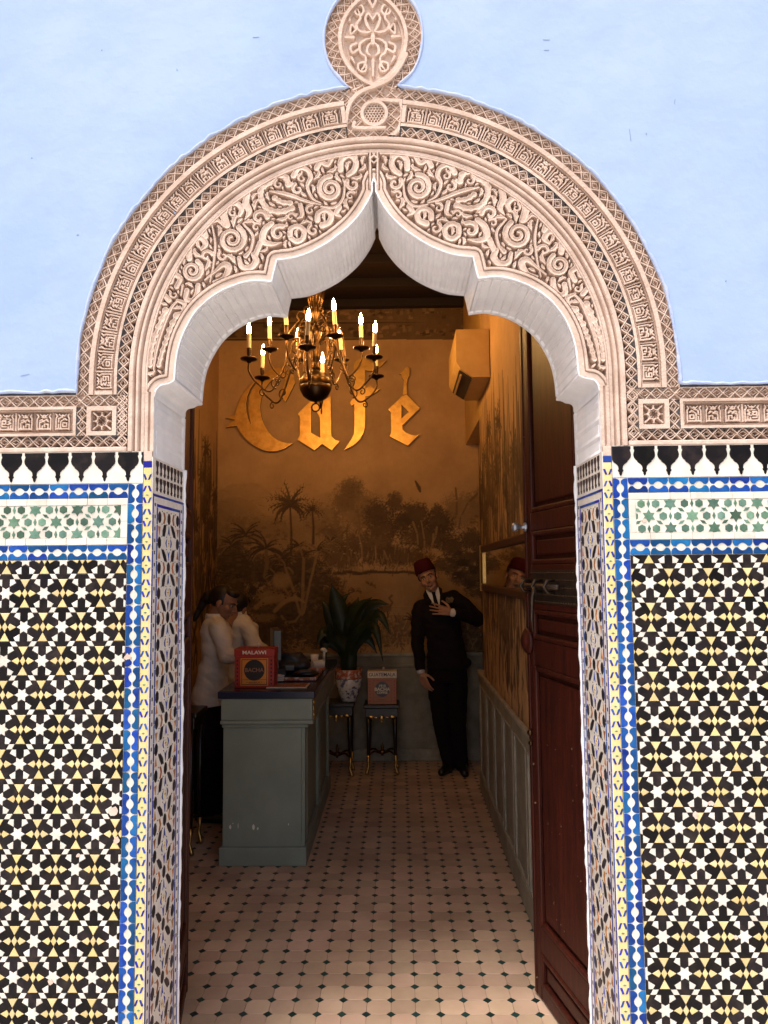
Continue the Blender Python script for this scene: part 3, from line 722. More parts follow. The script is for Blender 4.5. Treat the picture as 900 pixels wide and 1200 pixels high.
def star_field(T, a, row0, x0, dz, xmin, xmax, zmin, zmax, pname):
    u = a / 330.0; vs = dz / (a * .8660254)
    S_ = (32.5, 56.3); T_ = [(0, 39), S_[::-1] and (-32.5, 56.3), (-32.5, 120.9), (-69.8, 120.9), (-44, 165), (44, 165), (69.8, 120.9), (32.5, 120.9), (32.5, 56.3)]
    kite = [(65, 0), (121, 32.3), (139.6, 0), (121, -32.3)]
    star = []
    for k in range(6): star += [rot2((65, 0), k * PI / 3), rot2((0, 37), (k - 1) * PI / 3)]
    loz = [(165, 44), (139.6, 0), (165, -44), (190.4, 0)]
    def put(name, pts, c, m, key):
        q = [(c[0] + p[0] * u, c[1] + p[1] * u * vs) for p in pts]; full = True
        for ax, lim, less in ((0, xmin, False), (0, xmax, True), (1, zmin, False), (1, zmax, True)):
            if any((p[ax] > lim) if less else (p[ax] < lim) for p in q): full = False; q = clip_poly(q, ax, lim, less)
            if len(q) < 3: return
        T.add(name, q, m, key=(pname, key) if full else None)
    nrow = int((row0 - zmin) / dz) + 2
    for r in range(-1, nrow):
        z = row0 - r * dz; off = a / 2 if r % 2 else 0
        for i in range(int((xmin - x0) / a) - 2, int((xmax - x0) / a) + 3):
            c = (x0 + off + i * a, z)
            if not (xmin - a < c[0] < xmax + a): continue
            put('star_tile', star, c, 't_white', 'star')
            for k in range(6):
                put('arrow_tile', six(T_, k), c, 't_black', ('T', k))
                put('kite_tile', six(kite, k), c, 't_yellow' if k % 3 == 0 else 't_white', ('k', k))
            for k in range(3): put('lozenge_tile', six(loz, k), c, 't_yellow' if k == 0 else 't_white', ('l', k))
            R = 50.8      # circumradius of the triangles between three stars
            for k, a0 in ((0, PI / 6), (1, PI / 2)):
                cc = rot2((190.5, 0), a0); rt = a0 + PI
                put('triangle_tile', [(cc[0] + R * math.cos(rt + PI / 3 + j * 2 * PI / 3), cc[1] + R * math.sin(rt + PI / 3 + j * 2 * PI / 3)) for j in range(3)], c, 't_yellow', ('t', k))
def bobbin(w, h, up, n=7):
    """half of a blue border unit: flat outer side, curved inner side. w along, h across (0 outer .. h inner)"""
    pts = [(0, 0), (w, 0)]
    for t in np.linspace(1, 0, 4 * n + 1):
        x = t * w; d = abs(t - .5) * 2      # 0 centre, 1 ends
        y = .93 * h - .42 * h * max(0, 1 - (d / .48) ** 2) ** .9      # lens bite
        if d > .66: y = .93 * h * math.sqrt(max(0, 1 - ((d - .66) / .34) ** 2 * .82))
        pts.append((x, y))
    return pts if up else [(p[0], -p[1]) for p in pts]
def border(T, p0, p1, width, per, name='border_tile'):
    """blue-and-white running border between p0 and p1 (axis aligned centre line)"""
    hor = abs(p1[0] - p0[0]) > abs(p1[1] - p0[1]); L = (p1[0] - p0[0]) if hor else (p1[1] - p0[1]); n = max(1, round(abs(L) / per)); w = abs(L) / n
    for i in range(n):
        s = min(p0[0], p1[0]) + i * w if hor else min(p0[1], p1[1]) + i * w
        for sgn in (1, -1):
            b = bobbin(w * .985, width / 2, True)
            q = []
            for x, y in b:
                a_ = s + w * .0075 + x; c_ = (p0[1] if hor else p0[0]) + sgn * (width / 2 - y)
                q.append((a_, c_) if hor else (c_, a_))
            T.add(name, q, 't_blue', gap=.0004)
def strip_tiles(T, x0, x1, z0, z1, per, m='t_white', name='edging_tile'):
    hor = (x1 - x0) > (z1 - z0); L = (x1 - x0) if hor else (z1 - z0); n = max(1, round(L / per))
    for i in range(n):
        a = i / n; b = (i + 1) / n
        q = [(x0 + (x1 - x0) * a, z0), (x0 + (x1 - x0) * b, z0), (x0 + (x1 - x0) * b, z1), (x0 + (x1 - x0) * a, z1)] if hor else [(x0, z0 + (z1 - z0) * a), (x1, z0 + (z1 - z0) * a), (x1, z0 + (z1 - z0) * b), (x0, z0 + (z1 - z0) * b)]
        T.add(name, q, m, gap=.0003)
def merlon(w, h, black=True):
    """onion-domed crenel, hanging point down; z from 0 (top) to -h"""
    P = [(.44, 0), (.44, -.10), (.41, -.12), (.41, -.16), (.44, -.22), (.455, -.30), (.43, -.39), (.34, -.48), (.31, -.49), (.29, -.54), (.16, -.62), (.10, -.68), (.085, -.78), (.12, -.81), (.10, -.86), (.065, -.88), (.06, -.94), (.02, -1.0)]
    return [(p[0] * w, p[1] * h) for p in P] + [(-p[0] * w, p[1] * h) for p in P[::-1]]
YT = YF + .0015          # face of the mortar bed; glazed faces end just proud of the wall plane
def panel(side):
    flip = -1 if side == 'left' else 1
    T0 = thing('tile_panel', 'zellige tile wall of black and white stars with blue borders, %s of the doorway' % side, 'tiled wall', (-1.25 if flip < 0 else 1.1, YF, 0))
    xi = .6545 + .0 if flip < 0 else .6545
    x_in = CX + flip * .656            # inner edge next to the yellow corner strip
    x_out = CX + flip * 1.84
    boxo('mortar_bed', M['grout'], T0, min(x_in, x_out), max(x_in, x_out), YT, YF + .0298, -.03, 1.944, bev=0)
    T = Tiles(T0, YT)
    # merlons
    zt, zb = 1.9425, 1.8535; per = .0663; x = wpx(124, 500)[0] if flip < 0 else wpx(753.4, 500)[0]
    k0 = -30
    xs = [x + per * i for i in range(-30, 30)]
    boxo('white_glazed_ground', M['t_white'], T0, min(x_in, x_out), max(x_in, x_out), YT - .0022, YT + .001, zb + .001, zt, bev=0)
    for c in xs:
        q = [(c + p[0], zt - .0005 + p[1]) for p in merlon(per, zt - zb - .006)]
        q = clip_poly(clip_poly(q, 0, min(x_in, x_out), False), 0, max(x_in, x_out), True)
        if len(q) > 2: T.add('merlon_tile', q, 't_black', th=.0042, gap=.0002)
    bw = .041
    z1 = 1.8525; z0 = z1 - bw                      # top border
    zg1 = z0 - .0005; zg0 = zg1 - .130             # green panel incl. white edging
    zb1 = zg0 - .0005; zb0 = zb1 - bw              # second border
    xb = x_in + flip * bw                          # vertical border outer edge
    sg = sorted
    L = 1.40
    def hb(zc, a, b, joinbeyond=True): border(T, (a, zc), (b, zc), bw, .056)
    e = x_out
    hb((z0 + z1) / 2, *sg((xb, xb + flip * .056 * 20)))
    hb((zb0 + zb1) / 2, *sg((xb, xb + flip * .056 * 20)))
    border(T, (x_in + flip * bw / 2, z1), (x_in + flip * bw / 2, z1 - .0565 * 33), bw, .0565)
    # white ground under the blue pieces
    bm = bmesh.new(); box(bm, *sg((x_in, x_out)), YT - .0018, YT + .0012, z0, z1 - .0002); box(bm, *sg((x_in, x_out)), YT - .0018, YT + .0012, zb0, zb1); 
    box(bm, *sg((x_in, xb)), YT - .0018, YT + .0012, zb0 - 1.7, zb0 - .0002); box(bm, *sg((x_in, xb)), YT - .0018, YT + .0012, zb1 + .0002, z0 - .0002)
    bmo('white_border_ground', bm, M['t_white'], T0, kind='stuff')
    # green star-and-hexagon frieze with white edging
    ew = .0190; xg = xb + flip * .0005
    a, b = sg((xg, x_out))
    strip_tiles(T, a, b, zg1 - ew, zg1, .058); strip_tiles(T, a, b, zg0, zg0 + ew, .058)
    c0, c1 = sg((xg, xg + flip * ew)); strip_tiles(T, c0, c1, zg0 + ew, zg1 - ew, .048)
    ga, gb = (xg + ew, x_out) if flip > 0 else (x_out, xg - ew); gz0, gz1 = zg0 + ew, zg1 - ew
    bm = bmesh.new(); box(bm, ga, gb, YT - .0024, YT + .0012, gz0 + .0005, gz1 - .0005); bmo('white_glazed_ground', bm, M['t_white'], T0, kind='stuff')
    st = .0688; q_ = st / 229.0
    sx = wpx(760, 603)[0] if flip > 0 else wpx(115.5, 606)[0]; sz = (gz0 + gz1) / 2
    starp = []
    for k in range(12):
        r = 66 if k % 2 == 0 else 38; starp.append((r * math.cos(PI / 6 + k * PI / 6), r * math.sin(PI / 6 + k * PI / 6)))
    hexp = [(41 * math.cos(PI / 6 + k * PI / 3), 41 * math.sin(PI / 6 + k * PI / 3)) for k in range(6)]
    lz = [(39, 0), (0, 17), (-39, 0), (0, -17)]
    def gput(name, pts, c, key):
        q = [(c[0] + p[0] * q_, c[1] + p[1] * q_) for p in pts]; full = True
        for ax, lim, less in ((0, ga, False), (0, gb, True), (1, gz0, False), (1, gz1, True)):
            if any((p[ax] > lim) if less else (p[ax] < lim) for p in q): full = False; q = clip_poly(q, ax, lim, less)
            if len(q) < 3: return
        T.add(name, q, 't_green', key=('g', key) if full else None, th=.0040)
    for i in range(-12, 13):
        for j in range(-8, 9):
            c = (sx + st * .8660254 * i, sz + st * (j + .5 * (i % 2)))
            if not (ga - .1 < c[0] < gb + .1 and gz0 - .1 < c[1] < gz1 + .1): continue
            gput('green_star', starp, c, 's')
            for k in range(2): gput('green_hexagon', hexp, (c[0] + math.cos(k * PI / 3) * 132 * q_, c[1] + math.sin(k * PI / 3) * 132 * q_), 'h')
            for k in range(3):
                aa = PI / 6 + k * PI / 3; gput('green_lozenge', [rot2(p, aa) for p in lz], (c[0] + math.cos(aa) * 114.5 * q_, c[1] + math.sin(aa) * 114.5 * q_), ('l', k))
    # star field
    zs = zb0 - .0008
    if flip < 0: star_field(T, .1065, 1.6405, -.9335, .0928, x_out, xb - .001, .02, zs, 'L')
    else: star_field(T, .1069, 1.562 + .0930, .689 - .1069 / 2, .0930, xb + .001, x_out, .02, zs, 'R')
    T.flush(default='outlying_tiles')
    random.seed(44 + flip); bm = bmesh.new()
    spots = ((133, 950, 7, 8), (137, 984, 5, 5), (150, 770, 5, 5), (60, 1150, 4, 4), (92, 1002, 3, 3)) if flip < 0 else ((833, 941, 5, 4), (815, 955, 4, 5), (800, 1008, 3, 3), (755, 610, 4, 3), (862, 1098, 3, 3))
    for px, py, w_, h_ in spots:
        c = wpx(px, py); n_ = 11; ph = random.random() * 6
        prism(bm, [(c[0] + w_ * .0024 * .8 * (.6 + .6 * random.random()) * math.cos(2 * PI * k / n_), c[1] + h_ * .0024 * .8 * (.6 + .6 * random.random()) * math.sin(2 * PI * k / n_)) for k in range(n_)], YT - .0048, YT + .001)
    bmo('bare_mortar_patches', bm, M['stucco2'], T0, kind='stuff')
    return T0
panel('left'); panel('right')

# --- corner strips and jamb (reveal) tiles ---------------------------------------
def jamb(side):
    flip = -1 if side == 'left' else 1
    J = thing('tiled_jamb', 'narrow tiled reveal with yellow corner strip on the %s of the doorway' % side, 'tiled jamb', (CX + flip * .64, YF, 0))
    # yellow corner strip on the front face
    xa, xb = sorted((CX + flip * (XJ + .0025), CX + flip * .6545)); zt = 1.915
    boxo('yellow_corner_strip', M['t_yellow'], J, xa, xb, YF - .0012, YF + .0299, -.03, zt - .018, bev=.001)
    boxo('blue_cap_tile', M['t_bluej'], J, xa, xb, YF - .0018, YF + .0299, zt - .0175, zt, bev=.001)
    boxo('stucco_foot', M['stucco2'], J, xa, xb, YF - .0008, YF + .0299, zt + .0005, 1.9435, bev=.001)
    T = Tiles(J, YF - .0008)
    w = xb - xa; xc = (xa + xb) / 2; per = .0655; z = zt - .030
    i = 0
    while z > .02:
        zz = z
        for j, sg in ((0, 1), (1, -1)):
            for s2 in (1, -1):
                zc = zz - per * (.25 + .5 * j) + per * .03; l = .0090; t = .0030
                a = sg * s2 * .34; dx, dz = math.sin(a) * l, math.cos(a) * l; c = (xc + s2 * w * .30, zc)
                q = [(c[0] - dx - t, c[1] - dz), (c[0] - dx + t, c[1] - dz + .001), (c[0] + dx + t, c[1] + dz), (c[0] + dx - t, c[1] + dz - .001)]
                T.add('blue_dash', q, 't_bluej', th=.0016, gap=.0001, force_join=True)
        zd = zz - per; q = [(xc - .005, zd), (xc, zd - .0026), (xc + .005, zd), (xc, zd + .0026)]
        T.add('dark_diamond', q, 't_green', th=.0016, gap=.0001, force_join=True)
        z -= per
    T.flush({'t_bluej': 'blue_dashes', 't_green': 'dark_diamonds'})
    # the reveal face: built flat in (depth, height) then stood against the jamb
    X0 = CX + flip * (XJ + .0002)
    D0, D1 = YF + .0005, YB - .004
    boxo('mortar_bed', M['t_white2'], J, *sorted((X0, X0 + flip * .0035)), D0, D1, -.03, 1.9275, bev=0)
    geo = {}
    def add(poly, m, th=.0012):
        (c, d), V, F = tile_geo(poly, th, .0001, .0004)
        r = geo.setdefault(m, ([], [])); k = len(r[0])
        r[0].extend([(X0 + flip * v[1], v[0] + c, v[2] + d) for v in V])
        r[1].extend([tuple(i + k for i in (ff if flip < 0 else ff[::-1])) for ff in F])
    R = lambda y0, y1, z0, z1: [(y0, z0), (y1, z0), (y1, z1), (y0, z1)]
    DW = D1 - D0
    # two rows of small black balusters under the white plaster
    for row, (za, zb) in enumerate(((1.878, 1.922), (1.831, 1.874))):
        n = 8
        for k in range(n):
            yc = D0 + DW * (.07 + .88 * (k + .5) / n)
            P = [(.0075, za + .030), (.0090, za + .035), (.0075, zb), (-.0075, zb), (-.0090, za + .035), (-.0075, za + .030), (-.004, za + .024), (-.0035, za + .014), (-.007, za + .010), (-.003, za + .003), (.003, za + .003), (.007, za + .014), (.0035, za + .014), (.004, za + .024)]
            add([(yc + p[0] * 1.45, p[1]) for p in P], 't_blackj')
    # nested blue frames
    def frame(m, o, w_, ztop, br=.05):
        n = int(DW / br)
        a = D0 + o; b = D1 - o
        k = max(1, round((b - a) / br))
        for i in range(k): add(R(a + (b - a) * i / k + .0005, a + (b - a) * (i + 1) / k - .0005, ztop - w_, ztop), m)
        z = ztop - w_
        while z > .0:
            add(R(a, a + w_, z - .05, z - .001), m); add(R(b - w_, b, z - .05, z - .001), m); z -= .051
    frame('t_bluej', .004, .007, 1.825); 
    frame('t_bluej', .040, .008, 1.798)
    z = 1.80
    while z > 0:      # dark chips in the white band between the frames
        for y in (D0 + .025, D1 - .025): add(R(y - .0035, y + .0035, z - .010, z), 't_blackj')
        z -= .034
    yi0, yi1 = D0 + .052, D1 - .052; wi = yi1 - yi0; yc = (yi0 + yi1) / 2; z = 1.780; row = 0; rh = .0365
    def hexs(y, zc, hw, hh, lean=0):
        return [(y - hw + lean * .0, zc + hh * .45), (y - hw * .3 + lean, zc + hh), (y + hw * .3 + lean, zc + hh), (y + hw, zc + hh * .45), (y + hw, zc - hh * .45), (y + hw * .3 - lean, zc - hh), (y - hw * .3 - lean, zc - hh), (y - hw, zc - hh * .45)]
    def bar(y, zc, hw, hh, lean): return [(y - hw + lean, zc + hh), (y + hw * .4 + lean, zc + hh), (y + hw - lean * .2, zc), (y + hw - lean, zc - hh), (y - hw * .4 - lean, zc - hh), (y - hw - lean * .2, zc)]
    while z > .02:
        zc = z - rh / 2; k = row % 4; hh = rh * .455
        if k == 0:
            for f_ in (.07, .5, .93): add(hexs(yi0 + wi * f_, zc, .0135, hh), 't_blackj')
            for f_, s_ in ((.28, 1), (.72, -1)):
                y = yi0 + wi * f_; add([(y - s_ * .010, zc + hh), (y + s_ * .002, zc + hh), (y + s_ * .012, zc), (y + s_ * .002, zc - hh), (y - s_ * .010, zc - hh), (y + s_ * .000, zc)], 't_orange')
        elif k in (1, 3):
            s_ = 1 if k == 1 else -1
            add(bar(yi0 + wi * .29, zc, .0145, hh * 1.05, .011 * s_), 't_blackj'); add(bar(yi0 + wi * .71, zc, .0145, hh * 1.05, -.011 * s_), 't_blackj')
            for f_ in (.06, .94): y = yi0 + wi * f_; add([(y - .010, zc + .010 * s_), (y + .010, zc + .010 * s_), (y, zc - .015 * s_)], 't_orange')
            add([(yc, zc + .015 * s_), (yc - .009, zc - .013 * s_), (yc, zc - .005 * s_), (yc + .009, zc - .013 * s_)], 't_bluej')
        else:
            for f_ in (.07, .93): add(hexs(yi0 + wi * f_, zc, .0135, hh), 't_blackj')
            for s_ in (1, -1): add([(yc + s_ * .016, zc + hh * .8), (yc + s_ * .024, zc + hh * .5), (yc + s_ * .030, zc), (yc + s_ * .024, zc - hh * .5), (yc + s_ * .016, zc - hh * .8), (yc + s_ * .021, zc)], 't_bluej')
            for q in range(6): aa = q * PI / 3; y = yc + .0075 * math.cos(aa); zz = zc + .0085 * math.sin(aa); add([(y + .0032 * math.cos(t), zz + .0035 * math.sin(t)) for t in np.linspace(0, 2 * PI, 7)[:-1]], 't_yellow')
            add([(yc + .003 * math.cos(t), zc + .003 * math.sin(t)) for t in np.linspace(0, 2 * PI, 7)[:-1]], 't_orange')
        for f_ in (.18, .40, .60, .82): y = yi0 + wi * f_; add(R(y - .0018, y + .0018, z - .0018, z + .0018), 't_blackj')
        z -= rh; row += 1
    nm = {'t_blackj': 'dark_mosaic', 't_bluej': 'blue_mosaic', 't_orange': 'orange_mosaic', 't_yellow': 'yellow_mosaic'}
    for m, (V, F) in geo.items():
        me = bpy.data.meshes.new('m'); me.from_pydata(V, [], F); link(nm[m], me, M[m], J, kind='stuff')
    # rough white plaster strip on the inner edge
    P = [(CX + flip * (XJ - .001), 1.93), (CX + flip * (XJ - .001), 1.2), (CX + flip * (XJ - .001), .6), (CX + flip * (XJ - .001), -.02)]
    rim_tube(P, 'plaster_edge', J, M['soffit'], .0055, y=YB - .004, amp=.003, seedn=12 + flip)
    return J
jamb('left'); jamb('right')

# ================================================================== GROUND AND ROOM
def gnd(): 
    bm = bmesh.new(); bmesh.ops.create_grid(bm, x_segments=1, y_segments=1, size=60); 
    for v in bm.verts: v.co.z = -.06
    o = bmo('ground', bm, M['ground']); o['kind'] = 'structure'; return o
gnd()
def struct(name, bm, m, **k):
    o = bmo(name, bm, m, **k); o['kind'] = 'structure'; return o
XL, XR0, XR1, XR2, YBK = -1.58, .72, .605, .715, 6.42
ZC = at(400, 354, Y=YBK)[2]
DADO = .905
# --- floor of octagons and small green diamonds
fl_bm = bmesh.new(); box(fl_bm, XL - .1, XR2 + .15, YF - .25, YBK + .1, -.055, -.0035)
floor = struct('floor', fl_bm, M['floor_grout'])
PT = .0898; p0 = at(200 + 465 / 1.8, 880 + 555 / 1.8, Z=0); fx, fy = p0[0], p0[1]
g_, ct = .0007, .19 * PT
octp = [(PT / 2, ct), (PT / 2, PT - ct), (ct, PT / 2 * 0 + PT / 2)]
o8 = []
h_ = PT / 2 - g_
for sx_, sy_ in ((1, 1), (-1, 1), (-1, -1), (1, -1)):
    a = (sx_ * h_, sy_ * (h_ - ct)); b = (sx_ * (h_ - ct), sy_ * h_); o8 += [a, b] if sx_ * sy_ > 0 else [b, a]
def flat_tile(name, poly, th=.0035, m=None, bev=.0012):
    q = inset(poly, bev); n = len(poly); V = [(x, y, -th) for x, y in poly] + [(x, y, -bev * .6) for x, y in poly] + [(x, y, 0) for x, y in q]
    F = [tuple(range(2 * n, 3 * n))]
    for i in range(n): j = (i + 1) % n; F += [(i, j, n + j, n + i), (n + i, n + j, 2 * n + j, 2 * n + i)]
    me = bpy.data.meshes.new(name); me.from_pydata(V, [], F); me.materials.append(m); return me
d4 = [((ct - g_) * math.cos(k * PI / 2), (ct - g_) * math.sin(k * PI / 2)) for k in range(4)]
def floor_field(name, me, ox, oy, limit=300):
    cells = []
    for i in range(-22, 14):
        for j in range(-10, 50):
            x, y = fx + ox + i * PT, fy + oy + j * PT
            if not (XL - .02 < x < XR2 + .05 and YF - .2 < y < YBK + .02): continue
            px, py = proj((x, y, 0)); occ = (px < 210 or px > 650 or py > 1200 or (x < -.49 and 4.1 < y < 5.62) or (x < -.9 and y > 4.1)) or (x > .5 and y < 2.95) or (y < 2.4) or (x > XR1 and y > 3)
            cells.append((occ, y, x))
    cells.sort(); rest = []
    for n, (occ, y, x) in enumerate(cells):
        if n < limit and not occ:
            o = bpy.data.objects.new(name, me); COL.objects.link(o); o.parent = floor; o.location = (x, y, random.uniform(-.0005, .0003)); o.rotation_euler = (random.gauss(0, .0025), random.gauss(0, .0025), random.gauss(0, .004))
        else: rest.append((x, y))
    base = np.array([v.co[:] for v in me.vertices]); fc = [tuple(p.vertices) for p in me.polygons]; V = []; F = []
    for x, y in rest:
        k = len(V); dz = random.uniform(-.0005, .0003); V += [(v[0] + x, v[1] + y, v[2] + dz) for v in base]; F += [tuple(q + k for q in f) for f in fc]
    mm = bpy.data.meshes.new(name + 's_far'); mm.from_pydata(V, [], F); link('far_' + name + 's', mm, me.materials[0], floor, kind='stuff')
floor_field('octagon_tile', flat_tile('octagon_tile', o8, m=M['octo']), PT / 2, PT / 2)
floor_field('diamond_tile', flat_tile('diamond_tile', d4, m=M['dot'], bev=.0008), 0, 0)

# --- walls, ceiling
bm = bmesh.new(); box(bm, XL - .12, XL, YB + .001, YBK + .12, -.05, ZC + .15); struct('wall_left', bm, M['inner'])
bm = bmesh.new(); box(bm, XL + .0005, XR2 + .3, YBK, YBK + .12, -.05, ZC + .15); struct('back_wall', bm, M['inner'])
bm = bmesh.new(); box(bm, XR0, XR0 + .2, YB + .001, 3.1, -.05, ZC + .15); box(bm, XR1, XR0 + .2, 3.1005, 5.32, -.05, ZC + .15); box(bm, XR2, XR0 + .2, 5.3205, YBK - .0005, -.05, ZC + .15); struct('wall_right', bm, M['inner'])
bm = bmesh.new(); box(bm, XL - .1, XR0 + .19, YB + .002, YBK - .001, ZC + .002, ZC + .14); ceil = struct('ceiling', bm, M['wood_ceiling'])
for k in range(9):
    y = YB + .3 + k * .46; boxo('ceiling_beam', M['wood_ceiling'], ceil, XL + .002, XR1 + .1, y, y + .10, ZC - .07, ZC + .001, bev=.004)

# --- printed landscape wallpaper: a value painting carried by vertex colours
class Canvas:
    def __init__(s, u0, u1, z0, z1, res, topx):
        s.u = np.arange(u0, u1 + res * .5, res); s.z = np.arange(z0, z1 + res * .5, res); s.U, s.Z = np.meshgrid(s.u, s.z, indexing='ij')
        s.PX, s.PY = topx(s.U, s.Z); s.V = np.full(s.U.shape, .8)
        s.ax = (s.PX[-1, 0] - s.PX[0, 0]) / (len(s.u) - 1); s.ay = (s.PY[0, -1] - s.PY[0, 0]) / (len(s.z) - 1); s.x0 = s.PX[0, 0]; s.y0 = s.PY[0, 0]
    def win(s, x0, x1, y0, y1):
        i = sorted(((x0 - s.x0) / s.ax, (x1 - s.x0) / s.ax)); j = sorted(((y0 - s.y0) / s.ay, (y1 - s.y0) / s.ay))
        a, b = max(0, int(i[0]) - 2), min(s.V.shape[0], int(i[1]) + 3); c, d = max(0, int(j[0]) - 2), min(s.V.shape[1], int(j[1]) + 3)
        return (slice(a, b), slice(c, d)) if a < b and c < d else None
    def blob(s, x, y, rx, ry, v, a=1.0, rough=.35, soft=.25):
        w = s.win(x - rx * 1.5, x + rx * 1.5, y - ry * 1.5, y + ry * 1.5)
        if w is None: return
        X, Y = s.PX[w], s.PY[w]; d = np.hypot((X - x) / rx, (Y - y) / ry)
        if rough: d = d + rough * (vnoise(X * .9 + 7, Y * .9, 3) - .5) + rough * .6 * (vnoise(X * .3, Y * .3 + 9, 5) - .5)
        m = a * (1 - sstep(1 - soft, 1 + soft, d)); s.V[w] = s.V[w] * (1 - m) + v * m
    def line(s, pts, wd, v, a=1.0):
        n = len(pts)
        for k in range(n - 1):
            (x0, y0), (x1, y1) = pts[k], pts[k + 1]; w0 = wd[k] if isinstance(wd, list) else wd; w1 = wd[k + 1] if isinstance(wd, list) else wd; q = max(w0, w1) + 1
            w = s.win(min(x0, x1) - q, max(x0, x1) + q, min(y0, y1) - q, max(y0, y1) + q)
            if w is None: continue
            X, Y = s.PX[w], s.PY[w]; dx, dy = x1 - x0, y1 - y0; L = dx * dx + dy * dy + 1e-9; t = np.clip(((X - x0) * dx + (Y - y0) * dy) / L, 0, 1)
            d = np.hypot(X - x0 - t * dx, Y - y0 - t * dy) / np.maximum(.35, w0 + (w1 - w0) * t); m = a * (1 - sstep(.6, 1.3, d)); s.V[w] = s.V[w] * (1 - m) + v * m
    def frond(s, x, y, ang, L, v, droop=.5, w=.9, leafl=0):
        P = []; cx, cy = x, y; a = ang
        for i in range(7):
            P.append((cx, cy)); cx += math.cos(a) * L / 6; cy -= math.sin(a) * L / 6
            a += (-droop if math.cos(a) > 0 else droop) * .28
        s.line(P, [w * (1 - .7 * i / 6) + .15 for i in range(7)], v, .9)
        if leafl:
            for i in range(1, 7):
                for sg in (-1, 1):
                    t = math.atan2(-(P[i][1] - P[i - 1][1]), P[i][0] - P[i - 1][0]) + sg * .8
                    s.line([P[i], (P[i][0] + math.cos(t) * leafl, P[i][1] - math.sin(t) * leafl)], [.6, .2], v, .8)
    def palm(s, x, y, R, v, n=15, trunk=None, up=.2, leafl=0):
        if trunk: s.line([(x, y), (x + 1.5, y + trunk * .5), (x + 1, y + trunk)], [1.1, 1.3, 1.7], v * .9, .9)
        for k in range(n):
            a = PI * (-.15 + 1.3 * k / (n - 1)) + random.uniform(-.1, .1); s.frond(x, y, a, R * random.uniform(.75, 1.1), v * random.uniform(.7, 1.35), .25 + .5 * abs(math.cos(a)), R * .055 + .35, leafl)
    def mass(s, x, y, rx, ry, dark, light, n=70, size=2.4, under=True):
        if under: s.blob(x, y, rx, ry, dark, .85, .6, .35)
        for k in range(n):
            a = random.uniform(0, 2 * PI); q = math.sqrt(random.random()) * 1.08; bx, by = x + rx * q * math.cos(a), y + ry * q * math.sin(a)
            up = (y - by) / ry; L_ = (x - bx) / rx; lit = np.clip(.42 + .45 * up + .25 * L_ + random.uniform(-.45, .45), 0, 1)
            v = dark * .7 + (light - dark * .7) * lit; s.blob(bx, by, size * random.uniform(.6, 1.4), size * random.uniform(.4, .9), v, .75, .7, .3)
    def grass(s, x0, x1, y0, y1, n, v0, v1, L=5):
        for k in range(n):
            x = random.uniform(x0, x1); y = random.uniform(y0, y1); a = PI / 2 + random.gauss(0, .5); l = L * random.uniform(.5, 1.3)
            s.line([(x, y), (x + math.cos(a) * l, y - math.sin(a) * l)], [.7, .25], random.uniform(v0, v1), .75)
    def finish(s, name, P, parent, m, label=None, lo=(.040, .024, .014), hi=(.62, .375, .175)):
        v = np.clip(s.V + .07 * (fbm(s.PX * .22, s.PY * .22, 8, 4) - .47) + .05 * (fbm(s.PX * 1.1, s.PY * .12, 18, 2) - .4), 0, 1)
        me = grid_mesh(name, P); ca = me.color_attributes.new('print', 'FLOAT_COLOR', 'POINT')
        c = np.ones((v.size, 4), np.float32); lo = np.array(lo); hi = np.array(hi); c[:, :3] = lo + (hi - lo) * (v.ravel()[:, None] ** 1.45); ca.data.foreach_set('color', c.ravel())
        return link(name, me, m, parent, label=label)
M['print'] = mat('printed_wallpaper', (.4, .3, .2), .75, spec=.25, vcol='print', col2=(.80, .78, .76), nscale=2.5, bump=.0006, bscale=40)
def world_px(Yc):
    def f(U, Z):
        p = np.stack([U - 0, np.full(U.shape, Yc), Z - CAMH], -1) @ CMn
        return 450 + FPX * p[..., 0] / -p[..., 2], 600 - FPX * p[..., 1] / -p[..., 2]
    return f
random.seed(21)
c = Canvas(XL, XR2, DADO, ZC, .0047, world_px(YBK))
PXc, PYc = c.PX, c.PY
c.V = .92 - .10 * sstep(480, 640, PYc) + .06 * (fbm(PXc * .03, PYc * .05, 2, 3) - .45)
# far hills, left
for k, (hy, v) in enumerate(((572, .74), (592, .66), (606, .58))):
    ridge = hy + 10 * np.sin(PXc * .06 + k) + 14 * (fbm(PXc * .035, PXc * 0 + k, 40 + k, 3) - .5) + np.clip(PXc - 330, 0, 200) * .25
    m_ = sstep(0, 3, PYc - ridge) * .75 * (PXc < 420); c.V = c.V * (1 - m_) + v * m_
for k in range(60): x = random.uniform(255, 380); y = random.uniform(570, 615); c.line([(x, y), (x + random.uniform(5, 16), y + random.uniform(-3, 3))], .6, random.uniform(.5, .72), .5)
# far misty trees
for x, y, rx, ry in ((300, 622, 40, 16), (270, 640, 22, 22), (380, 610, 20, 18), (410, 580, 16, 16), (425, 600, 26, 22), (545, 600, 28, 20), (560, 590, 10, 16)): c.mass(x, y, rx, ry, .50, .66, 60, 3)
c.mass(412, 572, 12, 12, .42, .68, 50, 2.4); c.mass(402, 590, 14, 10, .45, .70, 40, 2.4)
# water
m_ = sstep(664, 672, PYc) * (1 - sstep(722, 740, PYc)) * sstep(370, 392, PXc + 6 * vnoise(PYc * .2, PYc * 0, 2)); c.V = c.V * (1 - m_) + .66 * m_
for k in range(230):
    x = random.uniform(375, 570); y = random.uniform(668, 728); l = random.uniform(8, 34); c.line([(x, y), (x + l, y + random.uniform(-.5, .5))], .38, random.choice((.42, .48, .55, .82, .86)), .6)
